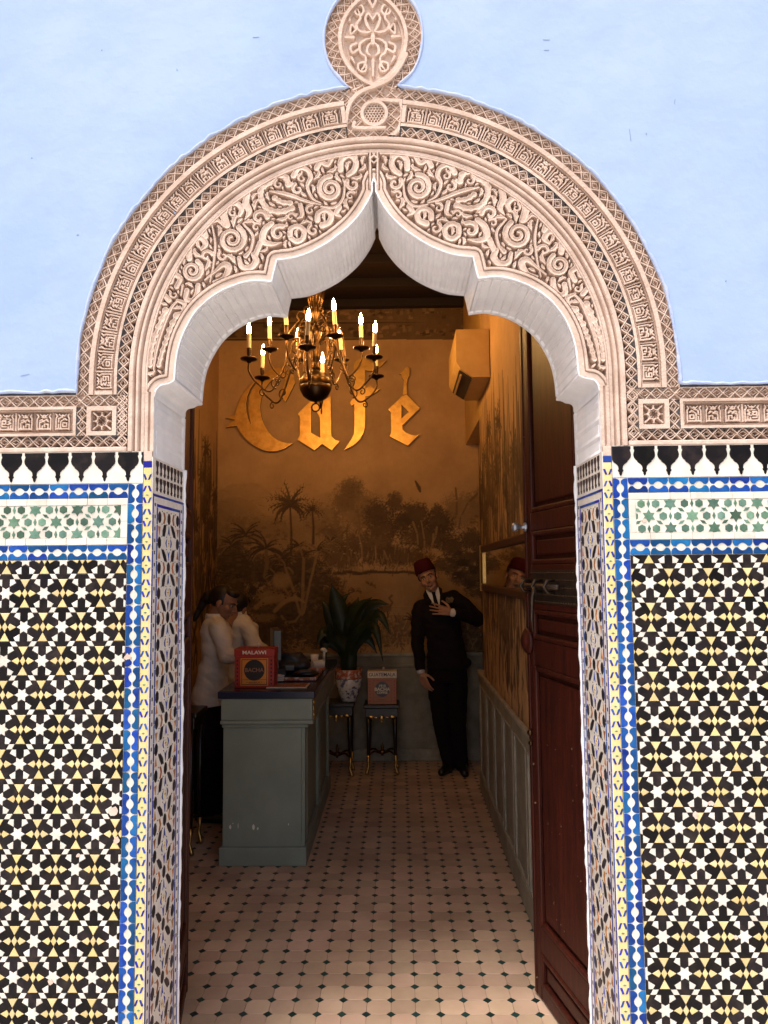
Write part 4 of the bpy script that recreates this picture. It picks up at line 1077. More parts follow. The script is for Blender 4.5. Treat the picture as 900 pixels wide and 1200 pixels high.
# middle ground
for x, y, rx, ry, d, l, n in ((442, 603, 16, 15, .20, .55, 70), (463, 590, 9, 12, .22, .5, 40), (450, 620, 22, 12, .22, .55, 60), (418, 640, 20, 14, .24, .62, 70), (440, 640, 24, 20, .30, .72, 110), (485, 605, 20, 15, .14, .42, 90), (470, 612, 12, 12, .16, .45, 50), (514, 612, 18, 12, .14, .40, 80), (512, 600, 8, 9, .2, .5, 30), (500, 628, 34, 14, .16, .40, 60), (465, 652, 40, 12, .22, .50, 70), (400, 650, 26, 16, .26, .60, 70), (390, 625, 14, 12, .34, .66, 50)): c.mass(x, y, rx, ry, d, l, n, 2.0)
for x0, y0, x1, y1 in ((494, 612, 497, 656), (490, 640, 484, 612), (505, 640, 512, 618), (502, 650, 508, 626), (420, 625, 424, 660), (440, 640, 437, 668), (450, 645, 455, 668)): c.line([(x0, y0), ((x0 + x1) / 2 + 2, (y0 + y1) / 2), (x1, y1)], [.8, 1.1, 1.4], .62, .8)
for k in range(90): x = random.uniform(395, 480); y = random.uniform(640, 668); c.line([(x, y), (x + random.uniform(-3, 3), y + random.uniform(4, 12))], .45, random.choice((.16, .2, .62, .7)), .7)
for x in range(395, 500, 6): c.blob(x, 671 + random.uniform(-1, 2), 6, 2.2, .16, .8)
for x, y, rx, ry in ((530, 640, 16, 12), (552, 632, 14, 12), (545, 655, 20, 10), (565, 648, 12, 14), (525, 662, 18, 10), (548, 676, 20, 10), (560, 690, 14, 10)): c.mass(x, y, rx, ry, .16, .84, 75, 2.1)
for x, y in ((543, 660), (556, 668), (538, 674), (550, 684)):
    c.blob(x, y, 8, 5, .10, .85)
    for k in range(14): a = random.uniform(0, 2 * PI); c.line([(x, y), (x + 12 * math.cos(a), y + 7 * math.sin(a))], [1.0, .3], .10, .85)
for x, y, rx, ry in ((530, 640, 16, 10), (553, 630, 13, 9), (545, 655, 20, 8), (525, 661, 17, 8), (548, 675, 19, 8), (560, 690, 13, 8), (440, 636, 22, 13), (404, 648, 20, 10), (450, 615, 16, 7), (470, 640, 16, 8)):
    for k in range(46):
        a = random.uniform(0, PI * 2); q = math.sqrt(random.random()); bx, by = x + rx * q * math.cos(a), y - abs(ry * q * math.sin(a)) + ry * .2; c.blob(bx, by, random.uniform(1.0, 2.3), random.uniform(.7, 1.4), random.uniform(.72, .98), .85, .6, .25); c.blob(bx + 1, by + 2.2, 1.8, 1.0, .16, .6, .5)
c.palm(420, 603, 12, .5, 11, 24, leafl=2); c.palm(406, 622, 13, .36, 11, 30, leafl=2); c.palm(392, 600, 10, .5, 9, 20)
c.palm(340, 593, 27, .20, 19, 62, leafl=4); c.palm(366, 598, 15, .16, 13, 40, leafl=2.5); c.palm(355, 603, 8, .2, 7)
c.palm(534, 572, 9, .42, 10, 34); c.line([(560, 578), (548, 590), (540, 606), (537, 622)], [1.6, 1.2, 1, .8], .35, .8)
for a in (.2, .8, 1.6, 2.3, 3.0): c.frond(566, 572, a + 1, 16, .26, .6, 1.2, 3)
c.line([(487, 564), (491, 572), (493, 578)], [1, 2.4, .6], .22); c.frond(488, 570, 2.4, 9, .35); c.frond(490, 570, .6, 9, .35)
# left foreground: spiky clumps, tall stems, big leaves
for x, y, rx, ry in ((275, 660, 24, 20), (300, 670, 30, 18), (350, 668, 30, 22), (375, 690, 24, 24), (270, 700, 24, 30), (330, 715, 40, 26), (385, 730, 40, 28), (300, 745, 50, 22)): c.mass(x, y, rx, ry, .14, .34, 90, 2.6)
for x, y, R, v in ((288, 628, 22, .14), (312, 643, 26, .12), (272, 640, 16, .18), (330, 655, 18, .16)):
    for k in range(30): a = random.uniform(-.35, PI + .35); c.frond(x, y, a, R * random.uniform(.7, 1.15), v if k % 3 else .50, .7, 1.2)
c.line([(312, 645), (313, 660), (311, 676)], [2, 2.4, 2.6], .40)
for x0, y0, x1, y1, w_ in ((352, 720, 334, 664, 1.6), (354, 720, 356, 656, 1.9), (356, 718, 372, 648, 1.5), (340, 700, 322, 676, 1.2), (372, 648, 388, 636, 1.0), (356, 656, 349, 640, 1.2)): c.line([(x0, y0), ((x0 + x1) / 2, (y0 + y1) / 2 - 3), (x1, y1)], w_, .52, .9)
for x, y, R in ((372, 646, 20), (388, 636, 15), (350, 640, 15), (334, 664, 14), (322, 674, 12)):
    for k in range(14): c.frond(x, y, random.uniform(-.3, PI + .3), R, random.choice((.12, .16, .48)), .7, 1.0)
# resting animals, cranes, reeds
c.blob(330, 680, 11, 9, .62, .9, .3); c.blob(318, 700, 16, 8, .50, .9, .3); c.line([(300, 712), (312, 704), (330, 700), (348, 704)], [3, 4.5, 4, 1.5], .56, .9); c.line([(322, 716), (332, 706), (346, 700), (357, 706)], [2.4, 3, 2.4, 1], .60, .9)
c.line([(330, 722), (336, 730), (346, 728), (352, 720)], [1.5, 2, 1.6, 1], .5, .9); c.blob(310, 724, 14, 5, .5, .8, .4); c.blob(297, 692, 5, 6, .08, .95)
for k in range(40): x = random.uniform(290, 350); y = random.uniform(690, 735); c.blob(x, y, 1.3, 1.0, .12, .8)
c.blob(395, 697, 5.5, 4.5, .42, .9); c.line([(399, 694), (402, 688), (404, 682)], [1.4, 1, 1], .36); c.line([(393, 702), (396, 716)], .6, .3)
c.blob(452, 713, 7, 4.5, .36, .95, .3); c.line([(457, 711), (460, 706), (456, 701), (459, 698)], [1.5, 1, .9, 1.4], .34); c.line([(450, 717), (449, 728)], .6, .2); c.line([(454, 717), (455, 728)], .6, .2); c.frond(447, 712, 2.9, 10, .22, .2, 1.4)
for x, y, R in ((433, 687, 9), (416, 694, 9), (386, 690, 8)):
    for k in range(24): c.frond(x, y, random.uniform(.1, PI - .1), R, random.choice((.22, .3, .6)), .9, .7)
c.mass(470, 735, 40, 10, .36, .74, 120, 1.8); c.mass(440, 745, 50, 12, .40, .78, 160, 1.8); c.mass(540, 730, 30, 16, .32, .66, 90, 2); c.mass(550, 752, 30, 14, .30, .55, 90, 2)
c.grass(420, 575, 722, 768, 420, .22, .86, 6)
for a in (2.6, 2.2, 1.8, 1.4, 1.0): c.frond(484, 728, a, 13, .12, .6, .9)
# flowered paper border under the ceiling
b0, b1, b2 = 398, 378, 357
m_ = (PYc < b0); c.V = np.where(m_, .34, c.V)
for row, yy in ((0, 388), (1, 367)):
    for k in range(150):
        x = random.uniform(240, 575); y = yy + random.uniform(-7, 7); c.blob(x, y, random.uniform(2, 4.5), random.uniform(1.5, 3), random.choice((.12, .2, .46, .6, .5)), .8, .8)
for yy, v in ((398.5, .08), (396.5, .55), (378.6, .08), (376.5, .5), (358, .5)): c.line([(200, yy), (620, yy)], .8, v, .9)
P = np.stack([c.U, np.full(c.U.shape, YBK - .003), c.Z], -1)
mural = c.finish('mural_wallpaper', P, None, M['print']); mural['kind'] = 'structure'
# paper on the two side walls
def side_paper(name, X, y0, y1, z0, z1, seed, flipn):
    random.seed(seed)
    tp = lambda U, Z: ((U - 2) * 150, 673 - (Z - 1.6) * 135)
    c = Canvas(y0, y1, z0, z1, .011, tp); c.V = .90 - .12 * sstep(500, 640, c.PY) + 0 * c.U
    x = (y0 - 2) * 150
    while x < (y1 - 2) * 150:
        h = random.uniform(30, 90); by = 640 + random.uniform(-20, 30)
        c.line([(x, by + 60), (x + random.uniform(-4, 4), by - h * .3), (x + random.uniform(-6, 6), by - h)], [3, 2.2, 1.4], .14, .85)
        if random.random() < .5: c.palm(x, by - h, 22, .2, 13, None, leafl=4)
        c.mass(x + 6, by - h * .55, 15, h * .35, .20, .62, 70, 3.4); x += random.uniform(14, 30)
    c.mass((y0 + y1) / 2 * 150 - 300, 690, (y1 - y0) * 80, 34, .2, .6, 500, 4)
    c.grass((y0 - 2) * 150, (y1 - 2) * 150, 640, 770, 700, .12, .8, 16)
    lo_, hi_ = (y0 - 2) * 150, (y1 - 2) * 150
    for k in range(int(260 * (y1 - y0) / 2)):
        x = random.uniform(lo_, hi_); y = random.uniform(655, 780); l = random.uniform(10, 46); v = random.choice((.10, .18, .30, .75, .92)); c.line([(x, y), (x + random.uniform(-7, 7), y - l * .5), (x + random.uniform(-10, 10), y - l)], [random.uniform(1.6, 4.2), 2.6, .9], v, .8)
    for k in range(int(90 * (y1 - y0) / 2)):
        x = random.uniform(lo_, hi_); y = random.uniform(560, 660); l = random.uniform(20, 70); c.line([(x, y), (x + random.uniform(-5, 5), y - l)], [random.uniform(2, 4), 1.2], random.choice((.12, .22, .34)), .8)
    n = np.full(c.U.shape, X); P = np.stack([n, c.U, c.Z], -1)
    o = c.finish(name, P, None, M['print']); o['kind'] = 'structure'; return o
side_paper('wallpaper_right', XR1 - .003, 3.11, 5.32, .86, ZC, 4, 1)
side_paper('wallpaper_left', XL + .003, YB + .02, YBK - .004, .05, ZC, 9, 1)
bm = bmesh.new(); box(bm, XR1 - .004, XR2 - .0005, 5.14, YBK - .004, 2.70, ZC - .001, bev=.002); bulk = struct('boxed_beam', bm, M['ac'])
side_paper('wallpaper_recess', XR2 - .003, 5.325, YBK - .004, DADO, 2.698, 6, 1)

# --- dado on the back wall, skirting, rail
d = thing('back_dado', 'grey green painted dado with pale skirting along the back wall', 'dado', (0, YBK, 0))
boxo('dado_field', M['dado'], d, XL + .001, XR2 - .001, YBK - .012, YBK - .0005, .001, DADO - .03, bev=.001)
boxo('dado_rail', M['dadolight'], d, XL + .001, XR2 - .001, YBK - .028, YBK - .0005, DADO - .0295, DADO, bev=.006)
boxo('upper_band', M['dado'], d, XL + .001, XR2 - .001, YBK - .018, YBK - .0005, DADO - .125, DADO - .100, bev=.006)
boxo('skirting', M['dadolight'], d, XL + .001, XR2 - .001, YBK - .032, YBK - .0005, .001, .100, bev=.008)
# --- panelled wainscot along the right wall
ws = thing('wainscot', 'weathered grey green panelled wainscot with a ledge along the right wall', 'wainscot', (XR1, 4.3, 0))
WY0, WY1 = 3.12, 5.58; WZ = .865; xw = XR1 - .004
boxo('back_board', M['dado'], ws, xw - .001, XR2 - .002 if 0 else XR1 - .0035, WY0, 5.319, .001, WZ - .03, bev=0)
boxo('end_board', M['dado'], ws, xw - .0005, XR2 - .002, 5.3215, WY1, .001, WZ - .03, bev=.003)
boxo('ledge', M['dadolight'], ws, xw - .022, XR1 - .0034, WY0, 5.3195, WZ - .0295, WZ, bev=.007)
boxo('ledge', M['dadolight'], ws, xw - .022, XR2 - .002, 5.3205, WY1 + .02, WZ - .0295, WZ, bev=.007)
boxo('skirting', M['dado'], ws, xw - .018, xw - .0012, WY0, WY1 + .012, .001, .13, bev=.006)
boxo('top_rail', M['dado'], ws, xw - .010, xw - .0012, WY0, WY1, WZ - .10, WZ - .030, bev=.004)
n = 6
for k in range(n + 1):
    y = WY0 + (WY1 - WY0 - .05) * k / n; boxo('stile', M['dado'], ws, xw - .0105, xw - .0012, y, y + .05, .1305, WZ - .1005, bev=.003)
    if k < n:
        y2 = WY0 + (WY1 - WY0 - .05) * (k + 1) / n
        bm = bmesh.new()
        for (a, b, c0, c1) in ((y + .0505, y + .0625, .1305, WZ - .101), (y2 - .0125, y2 - .0005, .1305, WZ - .101), (y + .063, y2 - .013, .1305, .1425), (y + .063, y2 - .013, WZ - .113, WZ - .101)): box(bm, xw - .013, xw - .0012, a, b, c0, c1, bev=.004)
        bmo('panel_moulding', bm, M['dadolight'], ws)
# --- mirror in a gilt and dark frame
mr = thing('wall_mirror', 'long horizontal mirror in a dark frame with a gilt inner edge on the right wall', 'mirror', (XR1, 4.3, 1.6))
mx = XR1 - .004; MY0, MY1, MZ0, MZ1 = 3.25, 5.18, 1.462, 1.772
for nm, (a, b, c0, c1) in (('frame_rail', (MY0, MY1, MZ1 - .045, MZ1)), ('frame_rail', (MY0, MY1, MZ0, MZ0 + .045)), ('frame_end', (MY1 - .045, MY1, MZ0 + .0455, MZ1 - .0455)), ('frame_end', (MY0, MY0 + .045, MZ0 + .0455, MZ1 - .0455))):
    boxo(nm, M['frame'], mr, mx - .026, mx, a, b, c0, c1, bev=.008)
boxo('gilt_edge', M['giltframe'], mr, mx - .032, mx, MY1 + .0005, MY1 + .014, MZ0 - .004, MZ1 + .004, bev=.004)
boxo('gilt_edge', M['giltframe'], mr, mx - .022, mx - .0005, MY1 - .062, MY1 - .0455, MZ0 + .046, MZ1 - .046, bev=.003)
boxo('glass', M['mirror'], mr, mx - .008, mx - .0005, MY0 + .0455, MY1 - .0625, MZ0 + .0456, MZ1 - .0456, bev=0)
# --- air conditioner
acy0, acy1 = 4.64, 5.30; ax1 = XR1 - .004
aw = thing('air_conditioner', 'yellowed box air conditioner mounted high on the right wall', 'air conditioner', (ax1, 4.9, 2.95))
def cz(py, Y): return CAMH + (673 - py) * Y / FPX
zt_, zb_ = cz(385, acy0), cz(443, acy0); x0_ = ax1 - .215
prof = [(ax1, zt_), (x0_, zt_), (x0_ - .003, cz(424, acy0)), (x0_ + .025, cz(433, acy0)), (x0_ + .105, zb_), (ax1, zb_)]
bm = bmesh.new(); prism(bm, [(a, b) for a, b in prof], acy0, acy1); bmesh.ops.bevel(bm, geom=[e for e in bm.edges if e.calc_face_angle(0) > .3], offset=.005, segments=2, affect='EDGES')
bmo('casing', bm, M['ac'], aw)
dirv = Vector((.080, 0, zb_ - cz(433, acy0))).normalized(); nrm = Vector((dirv.z, 0, -dirv.x))
if nrm.z > 0: nrm = -nrm
c0_ = Vector((x0_ + .060, 0, (zb_ + cz(433, acy0)) / 2 - .002))
def slat(name, a0, a1, y0, y1, h0, h1, m):
    bm = bmesh.new(); vs = box(bm, a0, a1, y0, y1, h0, h1)
    for v in vs: p = c0_ + dirv * v.co.x + nrm * v.co.z; v.co = Vector((p.x, v.co.y, p.z))
    return bmo(name, bm, m, aw)
slat('outlet', -.048, .046, acy0 + .03, acy1 - .05, -.002, .004, M['acdark'])
slat('louvre', -.034, -.020, acy0 + .07, acy1 - .07, .005, .014, M['ac'])
boxo('side_seam', M['acdark'], aw, ax1 - .004, ax1 - .001, acy0 - .003, acy0 + .001, zb_ + .005, zt_ - .005, bev=0)

# --- door leaves
def leaf(name, hinge, direc, label, sgn):
    """panelled leaf; local u along the leaf, n towards the viewer side"""
    H_ = Vector(hinge); u = Vector(direc).normalized(); nn = Vector((-u.y, u.x, 0)) * sgn
    t = thing(name, label, 'door', (H_.x, H_.y, 0))
    def slab(nm, u0, u1, z0, z1, d0, d1, m=M['door'], bev=.004, par=t, lab=None):
        bm = bmesh.new(); vs = box(bm, u0, u1, d0, d1, z0, z1, bev)
        for v in bm.verts: p = H_ + u * v.co.x + nn * v.co.y; v.co = Vector((p.x, p.y, v.co.z))
        return bmo(nm, bm, m, par, label=lab)
    Wd = .553; F = 0.0; th = .046
    slab('core_board', .004, Wd - .004, .012, 2.86, -th, -.018, bev=0)
    slab('stile', 0, .075, .010, 2.87, -.0179, F); slab('stile', Wd - .055, Wd, .010, 2.87, -.0179, F)
    slab('edge_post', Wd - .016, Wd + .006, .010, 2.87, -th, .004, bev=.006)
    zs = [(.012, .060), (.180, .276), (1.236, 1.336), (1.452, 1.622), (1.750, 1.822), (2.78, 2.868)]
    for k, (a, b) in enumerate(zs): slab('rail', .0755, Wd - .0555, a, b, -.0179, F - .001)
    for (a, b) in ((.060, .180), (.276, 1.236), (1.336, 1.452), (1.622, 1.750), (1.822, 2.78)):
        u0, u1 = .0755, Wd - .0555; mo = .020
        bm = bmesh.new()
        for (x0, x1, z0, z1) in ((u0, u0 + mo, a, b), (u1 - mo, u1, a, b), (u0 + mo, u1 - mo, a, a + mo), (u0 + mo, u1 - mo, b - mo, b)):
            box(bm, x0, x1, -.0175, .003, z0 + .0004, z1 - .0004, .006)
        for v in bm.verts: p = H_ + u * v.co.x + nn * v.co.y; v.co = Vector((p.x, p.y, v.co.z))
        bmo('panel_moulding', bm, M['door'], t)
        if b - a > .1: slab('panel', u0 + mo + .018, u1 - mo - .018, a + mo + .016, b - mo - .016, -.0178, -.006, bev=.005)
    return t, slab, H_, u, nn
dr, slab, H_, u_, n_ = leaf('door_leaf', (.616, 2.40, 0), (-.2034, 1, 0), 'dark red varnished panelled door leaf standing open on the right with iron bolt', 1)
pl = slab('iron_plate', .078, .498, 1.475, 1.600, -.0005, .004, M['iron'], .001)
bm = bmesh.new()
for i in range(20):
    for j in range(5):
        if j in (0, 4) or i % 2 == 0 or True:
            p = H_ + u_ * (.090 + i * .0212) + n_ * .0045; ell(bm, (p.x, p.y, 1.484 + j * .0268), (.0035, .0035, .0035), seg=6)
so = bmo('studs', bm, M['brassd'], dr); so['kind'] = 'stuff'
bm = bmesh.new(); P = [H_ + u_ * a + n_ * .030 + Vector((0, 0, 1.541)) for a in (.18, .33, .46, .585)]; tube(bm, P, .0095, 10); bmo('bolt', bm, M['iron'], dr, smooth=True)
for a in (.27, .385, .50):
    bm = bmesh.new(); p = H_ + u_ * a + Vector((0, 0, 1.541)); tube(bm, [p + n_ * .003 + Vector((0, 0, -.022)), p + n_ * .032 + Vector((0, 0, -.020)), p + n_ * .046, p + n_ * .032 + Vector((0, 0, .020)), p + n_ * .003 + Vector((0, 0, .022))], .006, 8); bmo('bolt_staple', bm, M['iron'], dr, smooth=True)
bm = bmesh.new(); p = H_ + u_ * .365 + n_ * .040; tube(bm, [p + Vector((0, 0, 1.54)), p + Vector((0, 0, 1.50)) + n_ * .012, p + u_ * .02 + Vector((0, 0, 1.42)) + n_ * .008, p + u_ * .03 + Vector((0, 0, 1.372))], [.007, .0075, .006, .004], 8); bmo('bolt_handle', bm, M['iron'], dr, smooth=True)
bm = bmesh.new(); p = H_ + u_ * .535 + n_ * .004
def disc_along(bm, p, n, prof, seg=20):
    q = n.to_track_quat('Z', 'Y').to_matrix(); rings = []
    for r, h in prof: rings.append([bm.verts.new(p + q @ Vector((r * math.cos(2 * PI * k / seg), r * math.sin(2 * PI * k / seg), h))) for k in range(seg)])
    for a, b in zip(rings, rings[1:]):
        for k in range(seg): bm.faces.new((a[k], a[(k + 1) % seg], b[(k + 1) % seg], b[k]))
    bm.faces.new(rings[0][::-1]); bm.faces.new(rings[-1])
disc_along(bm, p + Vector((0, 0, 1.325)), n_, [(.050, 0), (.050, .008), (.042, .014), (.036, .014), (.030, .022), (.016, .026)]); bmo('boss', bm, M['door'], dr, smooth=True)
bm = bmesh.new(); disc_along(bm, p + Vector((0, 0, 1.77)), n_, [(.018, 0), (.018, .006), (.008, .010), (.008, .03), (.017, .038), (.017, .052), (.006, .058)]); bmo('knob', bm, M['silver'], dr, smooth=True)
bm = bmesh.new(); disc_along(bm, p + Vector((0, 0, .975)), n_, [(.014, 0), (.014, .004), (.011, .010), (.004, .014)]); disc_along(bm, p + Vector((0, 0, .935)), n_, [(.012, 0), (.012, .004), (.004, .010)]); bmo('keyhole_plate', bm, M['brassd'], dr, smooth=True)
bm = bmesh.new(); random.seed(17)
for k in range(46):
    uu = random.uniform(.02, .54); zz = random.choice((random.uniform(.05, 1.2), random.uniform(.3, 1.0), random.uniform(.05, 2.3))); a = random.uniform(.0006, .0016); b = a * random.uniform(.8, 3)
    vs = box(bm, uu - a, uu + a, -.0045, .0058 if uu > .495 or uu < .075 else -.0052, zz - b, zz + b, 0)
for v in bm.verts: p = H_ + u_ * v.co.x + n_ * v.co.y; v.co = Vector((p.x, p.y, v.co.z))
bmo('paint_nicks', bm, M['nick'], dr, kind='stuff')
leaf('door_leaf', (-.715, 2.40, 0), (-.20, 1, 0), 'dark door leaf folded back on the left, seen only as a thin dark red edge', -1)

# ================================================================== GILT LETTERS
YL = YBK - .032
sign = thing('cafe_sign', 'gilt blackletter sign reading Café standing off the back wall', 'sign', (-.6, YL, 3.0))
A1 = lambda z: (240 + z[0] / 5.0, 320 + z[1] / 5.0)
B1 = lambda z: (350 + z[0] / 5.217, 330 + z[1] / 5.217)
def letter(name, poly, f, holes=(), label=None):
    q = [wpx(*f(p), Y=YL) for p in poly]; hs = [[wpx(*f(p), Y=YL) for p in h] for h in holes]
    bm = bmesh.new(); prism(bm, q, YL - .016, YL + .008, hs)
    me = bpy.data.meshes.new(name); bmesh.ops.recalc_face_normals(bm, faces=bm.faces)
    me.materials.append(M['gilt']); me.materials.append(M['giltedge'])
    for f_ in bm.faces: f_.material_index = 0 if f_.normal.y < -.5 else 1
    bm.to_mesh(me); bm.free(); o = link(name, me, None, sign, label=label)
    cx = sum(p[0] for p in q) / len(q); czz = sum(p[1] for p in q) / len(q)
    return o
letter('letter_c', [(300, 632), (262, 668), (225, 712), (200, 762), (188, 800), (178, 835), (120, 850), (150, 856), (180, 862), (150, 882), (125, 908), (160, 901), (190, 898), (210, 935), (235, 966), (265, 994), (300, 1018), (340, 1038), (380, 1047), (425, 1045), (470, 1030), (520, 998), (490, 1000), (455, 992), (425, 979), (398, 960), (374, 932), (355, 900), (340, 865), (330, 825), (327, 785), (331, 745), (345, 700), (362, 668), (385, 640), (410, 620), (432, 612), (455, 614), (472, 626), (465, 660), (452, 690), (445, 715), (458, 740), (475, 758), (505, 700), (530, 648), (525, 610), (505, 575), (470, 560), (432, 558), (395, 566), (345, 592)], A1,
       holes=[[(298, 640), (270, 680), (252, 725), (245, 770), (248, 815), (258, 855), (272, 890), (266, 850), (258, 810), (257, 770), (263, 728), (280, 684), (306, 648)]])
letter('letter_a', [(620, 752), (545, 828), (558, 845), (558, 955), (545, 978), (645, 1040), (688, 1003), (745, 1040), (792, 985), (768, 982), (742, 958), (738, 725), (700, 748), (668, 768), (650, 758)], A1, holes=[[(624, 800), (624, 938), (678, 968), (676, 850), (655, 815)]])
letter('letter_f', [(338, 512), (338, 712), (313, 742), (325, 762), (340, 750), (343, 880), (338, 935), (322, 968), (280, 1030), (312, 1016), (345, 995), (375, 965), (395, 930), (406, 890), (408, 705), (430, 702), (455, 692), (478, 676), (500, 657), (478, 660), (455, 654), (437, 636), (408, 660), (406, 545), (440, 550), (480, 538), (510, 515), (538, 484), (500, 498), (460, 503), (432, 486), (415, 462), (380, 470), (350, 490)], B1)
letter('letter_e', [(660, 692), (636, 700), (548, 785), (564, 805), (567, 925), (555, 948), (667, 1005), (737, 936), (712, 944), (684, 938), (655, 925), (634, 906), (634, 882), (741, 776)], B1, holes=[[(629, 755), (627, 842), (672, 800)]], label='letter e with the acute accent above it')
letter('accent', [(662, 690), (660, 655), (664, 602), (676, 580), (680, 552), (675, 532), (664, 522), (652, 530), (640, 548), (615, 566), (627, 572), (632, 592), (643, 606), (640, 655), (637, 697)], B1)

# ================================================================== CHANDELIER
CHX, CHY = -.49, 4.40
ch = thing('chandelier', 'brass chandelier with candle arms and a polished ball hanging inside the doorway', 'chandelier', (CHX, CHY, 2.73))
random.seed(3)
bz = 2.728
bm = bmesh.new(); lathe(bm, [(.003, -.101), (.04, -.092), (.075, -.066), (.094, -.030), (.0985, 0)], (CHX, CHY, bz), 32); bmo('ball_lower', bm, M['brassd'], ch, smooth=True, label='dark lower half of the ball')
bm = bmesh.new(); lathe(bm, [(.0985, .0006), (.100, .004), (.092, .038), (.070, .068), (.038, .088), (.020, .095)], (CHX, CHY, bz), 32); bmo('ball_upper', bm, M['brass'], ch, smooth=True)
bm = bmesh.new(); lathe(bm, [(.022, .092), (.030, .11), (.016, .13), (.030, .16), (.038, .19), (.020, .215), (.028, .24), (.018, .27), (.034, .30), (.038, .33), (.016, .36), (.014, .42), (.024, .44), (.030, .46), (.026, .48), (.05, .56), (.066, .64), (.068, .66), (.03, .665), (.012, .70), (.010, .80)], (CHX, CHY, bz), 28); bmo('stem', bm, M['brass'], ch, smooth=True)
bm = bmesh.new()
for k in range(14):
    a = 2 * PI * k / 14; tube(bm, [(CHX + math.cos(a) * r, CHY + math.sin(a) * r, bz + z) for r, z in ((.029, .48), (.052, .56), (.069, .655))], .0045, 6)
bmo('trumpet_ribs', bm, M['brass'], ch, smooth=True, kind='stuff')
bm = bmesh.new(); R_ = .024
tube(bm, [(CHX + R_ * math.sin(a), CHY, bz - .135 + R_ * math.cos(a)) for a in np.linspace(0, 2 * PI, 20)], .0045, 8, cap=False); tube(bm, [(CHX, CHY, bz - .098), (CHX, CHY, bz - .113)], .008, 8); bmo('hook_ring', bm, M['brassd'], ch, smooth=True)
bm = bmesh.new(); tube(bm, [(CHX, CHY, bz + .79), (CHX, CHY, ZC - .01)], .006, 8); lathe(bm, [(.05, 0), (.045, -.02), (.015, -.05)], (CHX, CHY, ZC - .004), 16); bmo('chain', bm, M['brassd'], ch, smooth=True)
def arm_profile(R, zp, z0):
    # from the stem, dipping low and rising to the pan
    c = catmull([(.03, z0), (.09, z0 + .035), (.14, z0 - .01), (.17, z0 - .09), (R * .66, zp - .165), (R * .88, zp - .135), (R * 1.0, zp - .07), (R, zp - .012)], 7); return c
def make_arm(R, zp, z0, ang):
    ca, sa = math.cos(ang), math.sin(ang); P3 = lambda p, off=0: (CHX + p[0] * ca - off * sa, CHY + p[0] * sa + off * ca, p[1])
    bm = bmesh.new(); c = arm_profile(R, zp, z0); tube(bm, [P3(p) for p in c], .0058, 8)
    # scrolls
    def scroll(x, z, r, t0, turns, d):
        pts = [];
        for i in range(18): t = i / 17; a = t0 + d * turns * 2 * PI * t; rr_ = r * (1 - .72 * t); pts.append(P3((x + rr_ * math.cos(a), z + rr_ * math.sin(a))))
        tube(bm, pts, .0042, 6)
    scroll(.12, z0 - .05, .045, PI / 2, 1.1, -1); scroll(R * .60, zp - .12, .036, -PI / 2, 1.1, 1); scroll(.085, z0 + .07, .034, -PI / 2, 1.0, 1); scroll(R * .80, zp - .19, .022, PI / 2, 1.0, -1)
    arm = bmo('arm', bm, M['brass'], ch, smooth=True)
    x, y = CHX + R * ca, CHY + R * sa
    tx, ty = random.gauss(0, .05), random.gauss(0, .05)
    bm = bmesh.new(); lathe(bm, [(.010, -.022), (.014, -.014), (.046, -.004), (.051, .002), (.049, .005), (.012, .001)], (x, y, zp), 20); bmo('pan', bm, M['brassd'], arm, smooth=True, loc=(0, 0, 0))
    bm = bmesh.new(); lathe(bm, [(.010, .001), (.009, .02), (.013, .03), (.0135, .055), (.015, .065)], (x, y, zp), 14); bmo('socket', bm, M['brassd'], arm, smooth=True, loc=(0, 0, 0))
    def lean(o): o.matrix_local = Matrix.Translation((x, y, zp + .05)) @ Matrix.Rotation(tx, 4, 'X') @ Matrix.Rotation(ty, 4, 'Y')
    bm = bmesh.new(); lathe(bm, [(.0125, 0), (.0125, .095), (.010, .100)], (0, 0, 0), 14); lean(bmo('candle', bm, M['candle'], arm, smooth=False))
    bm = bmesh.new(); lathe(bm, [(.006, .100), (.011, .112), (.0125, .124), (.0105, .140), (.006, .156), (.0015, .170)], (0, 0, 0), 12); lean(bmo('flame_bulb', bm, M['bulb'], arm, smooth=True))
for k in range(6): make_arm(.42, 2.835, 2.99, -PI / 2 + k * PI / 3)
for k in range(6): make_arm(.28, 2.955, 3.10, -PI / 2 + PI / 6 + k * PI / 3)

# ================================================================== COUNTER
co = thing('counter', 'sage green panelled counter with a dark navy top and chipped paint near its foot', 'counter', (-.75, 4.9, 0))
cx0, cx1, cy0, cy1 = -.995, -.535, 4.17, 5.62; ctz = .945
boxo('body', M['counter'], co, cx0 + .012, cx1 - .012, cy0 + .012, cy1, .0005, .78, bev=.003)
boxo('plinth', M['counter'], co, cx0 - .004, cx1 + .018, cy0 - .010, cy1, .0004, .100, bev=.006)
boxo('apron', M['counter'], co, cx0 + .004, cx1 + .052, cy0 - .014, cy1, .7855, ctz - .042, bev=.004)
boxo('moulding', M['counter'], co, cx0 + .000, cx1 + .058, cy0 - .022, cy1, .762, .785, bev=.008)
boxo('moulding', M['counter'], co, cx0 + .006, cx1 + .030, cy0 - .008, cy1, .742, .7615, bev=.008)
boxo('top', M['countertop'], co, cx0 - .012, cx1 + .068, cy0 - .032, cy1 + .01, ctz - .0415, ctz, bev=.006)
yy = [cy0 + .012, cy0 + .095, cy0 + .70, cy0 + .77, cy1 - .01]
for a, b in ((yy[0] + .001, yy[1]), (yy[2], yy[3]), (cy1 - .07, cy1 - .001)): boxo('stile', M['counter'], co, cx1 - .0118, cx1 + .008, a, b, .1005, .7415, bev=.003)
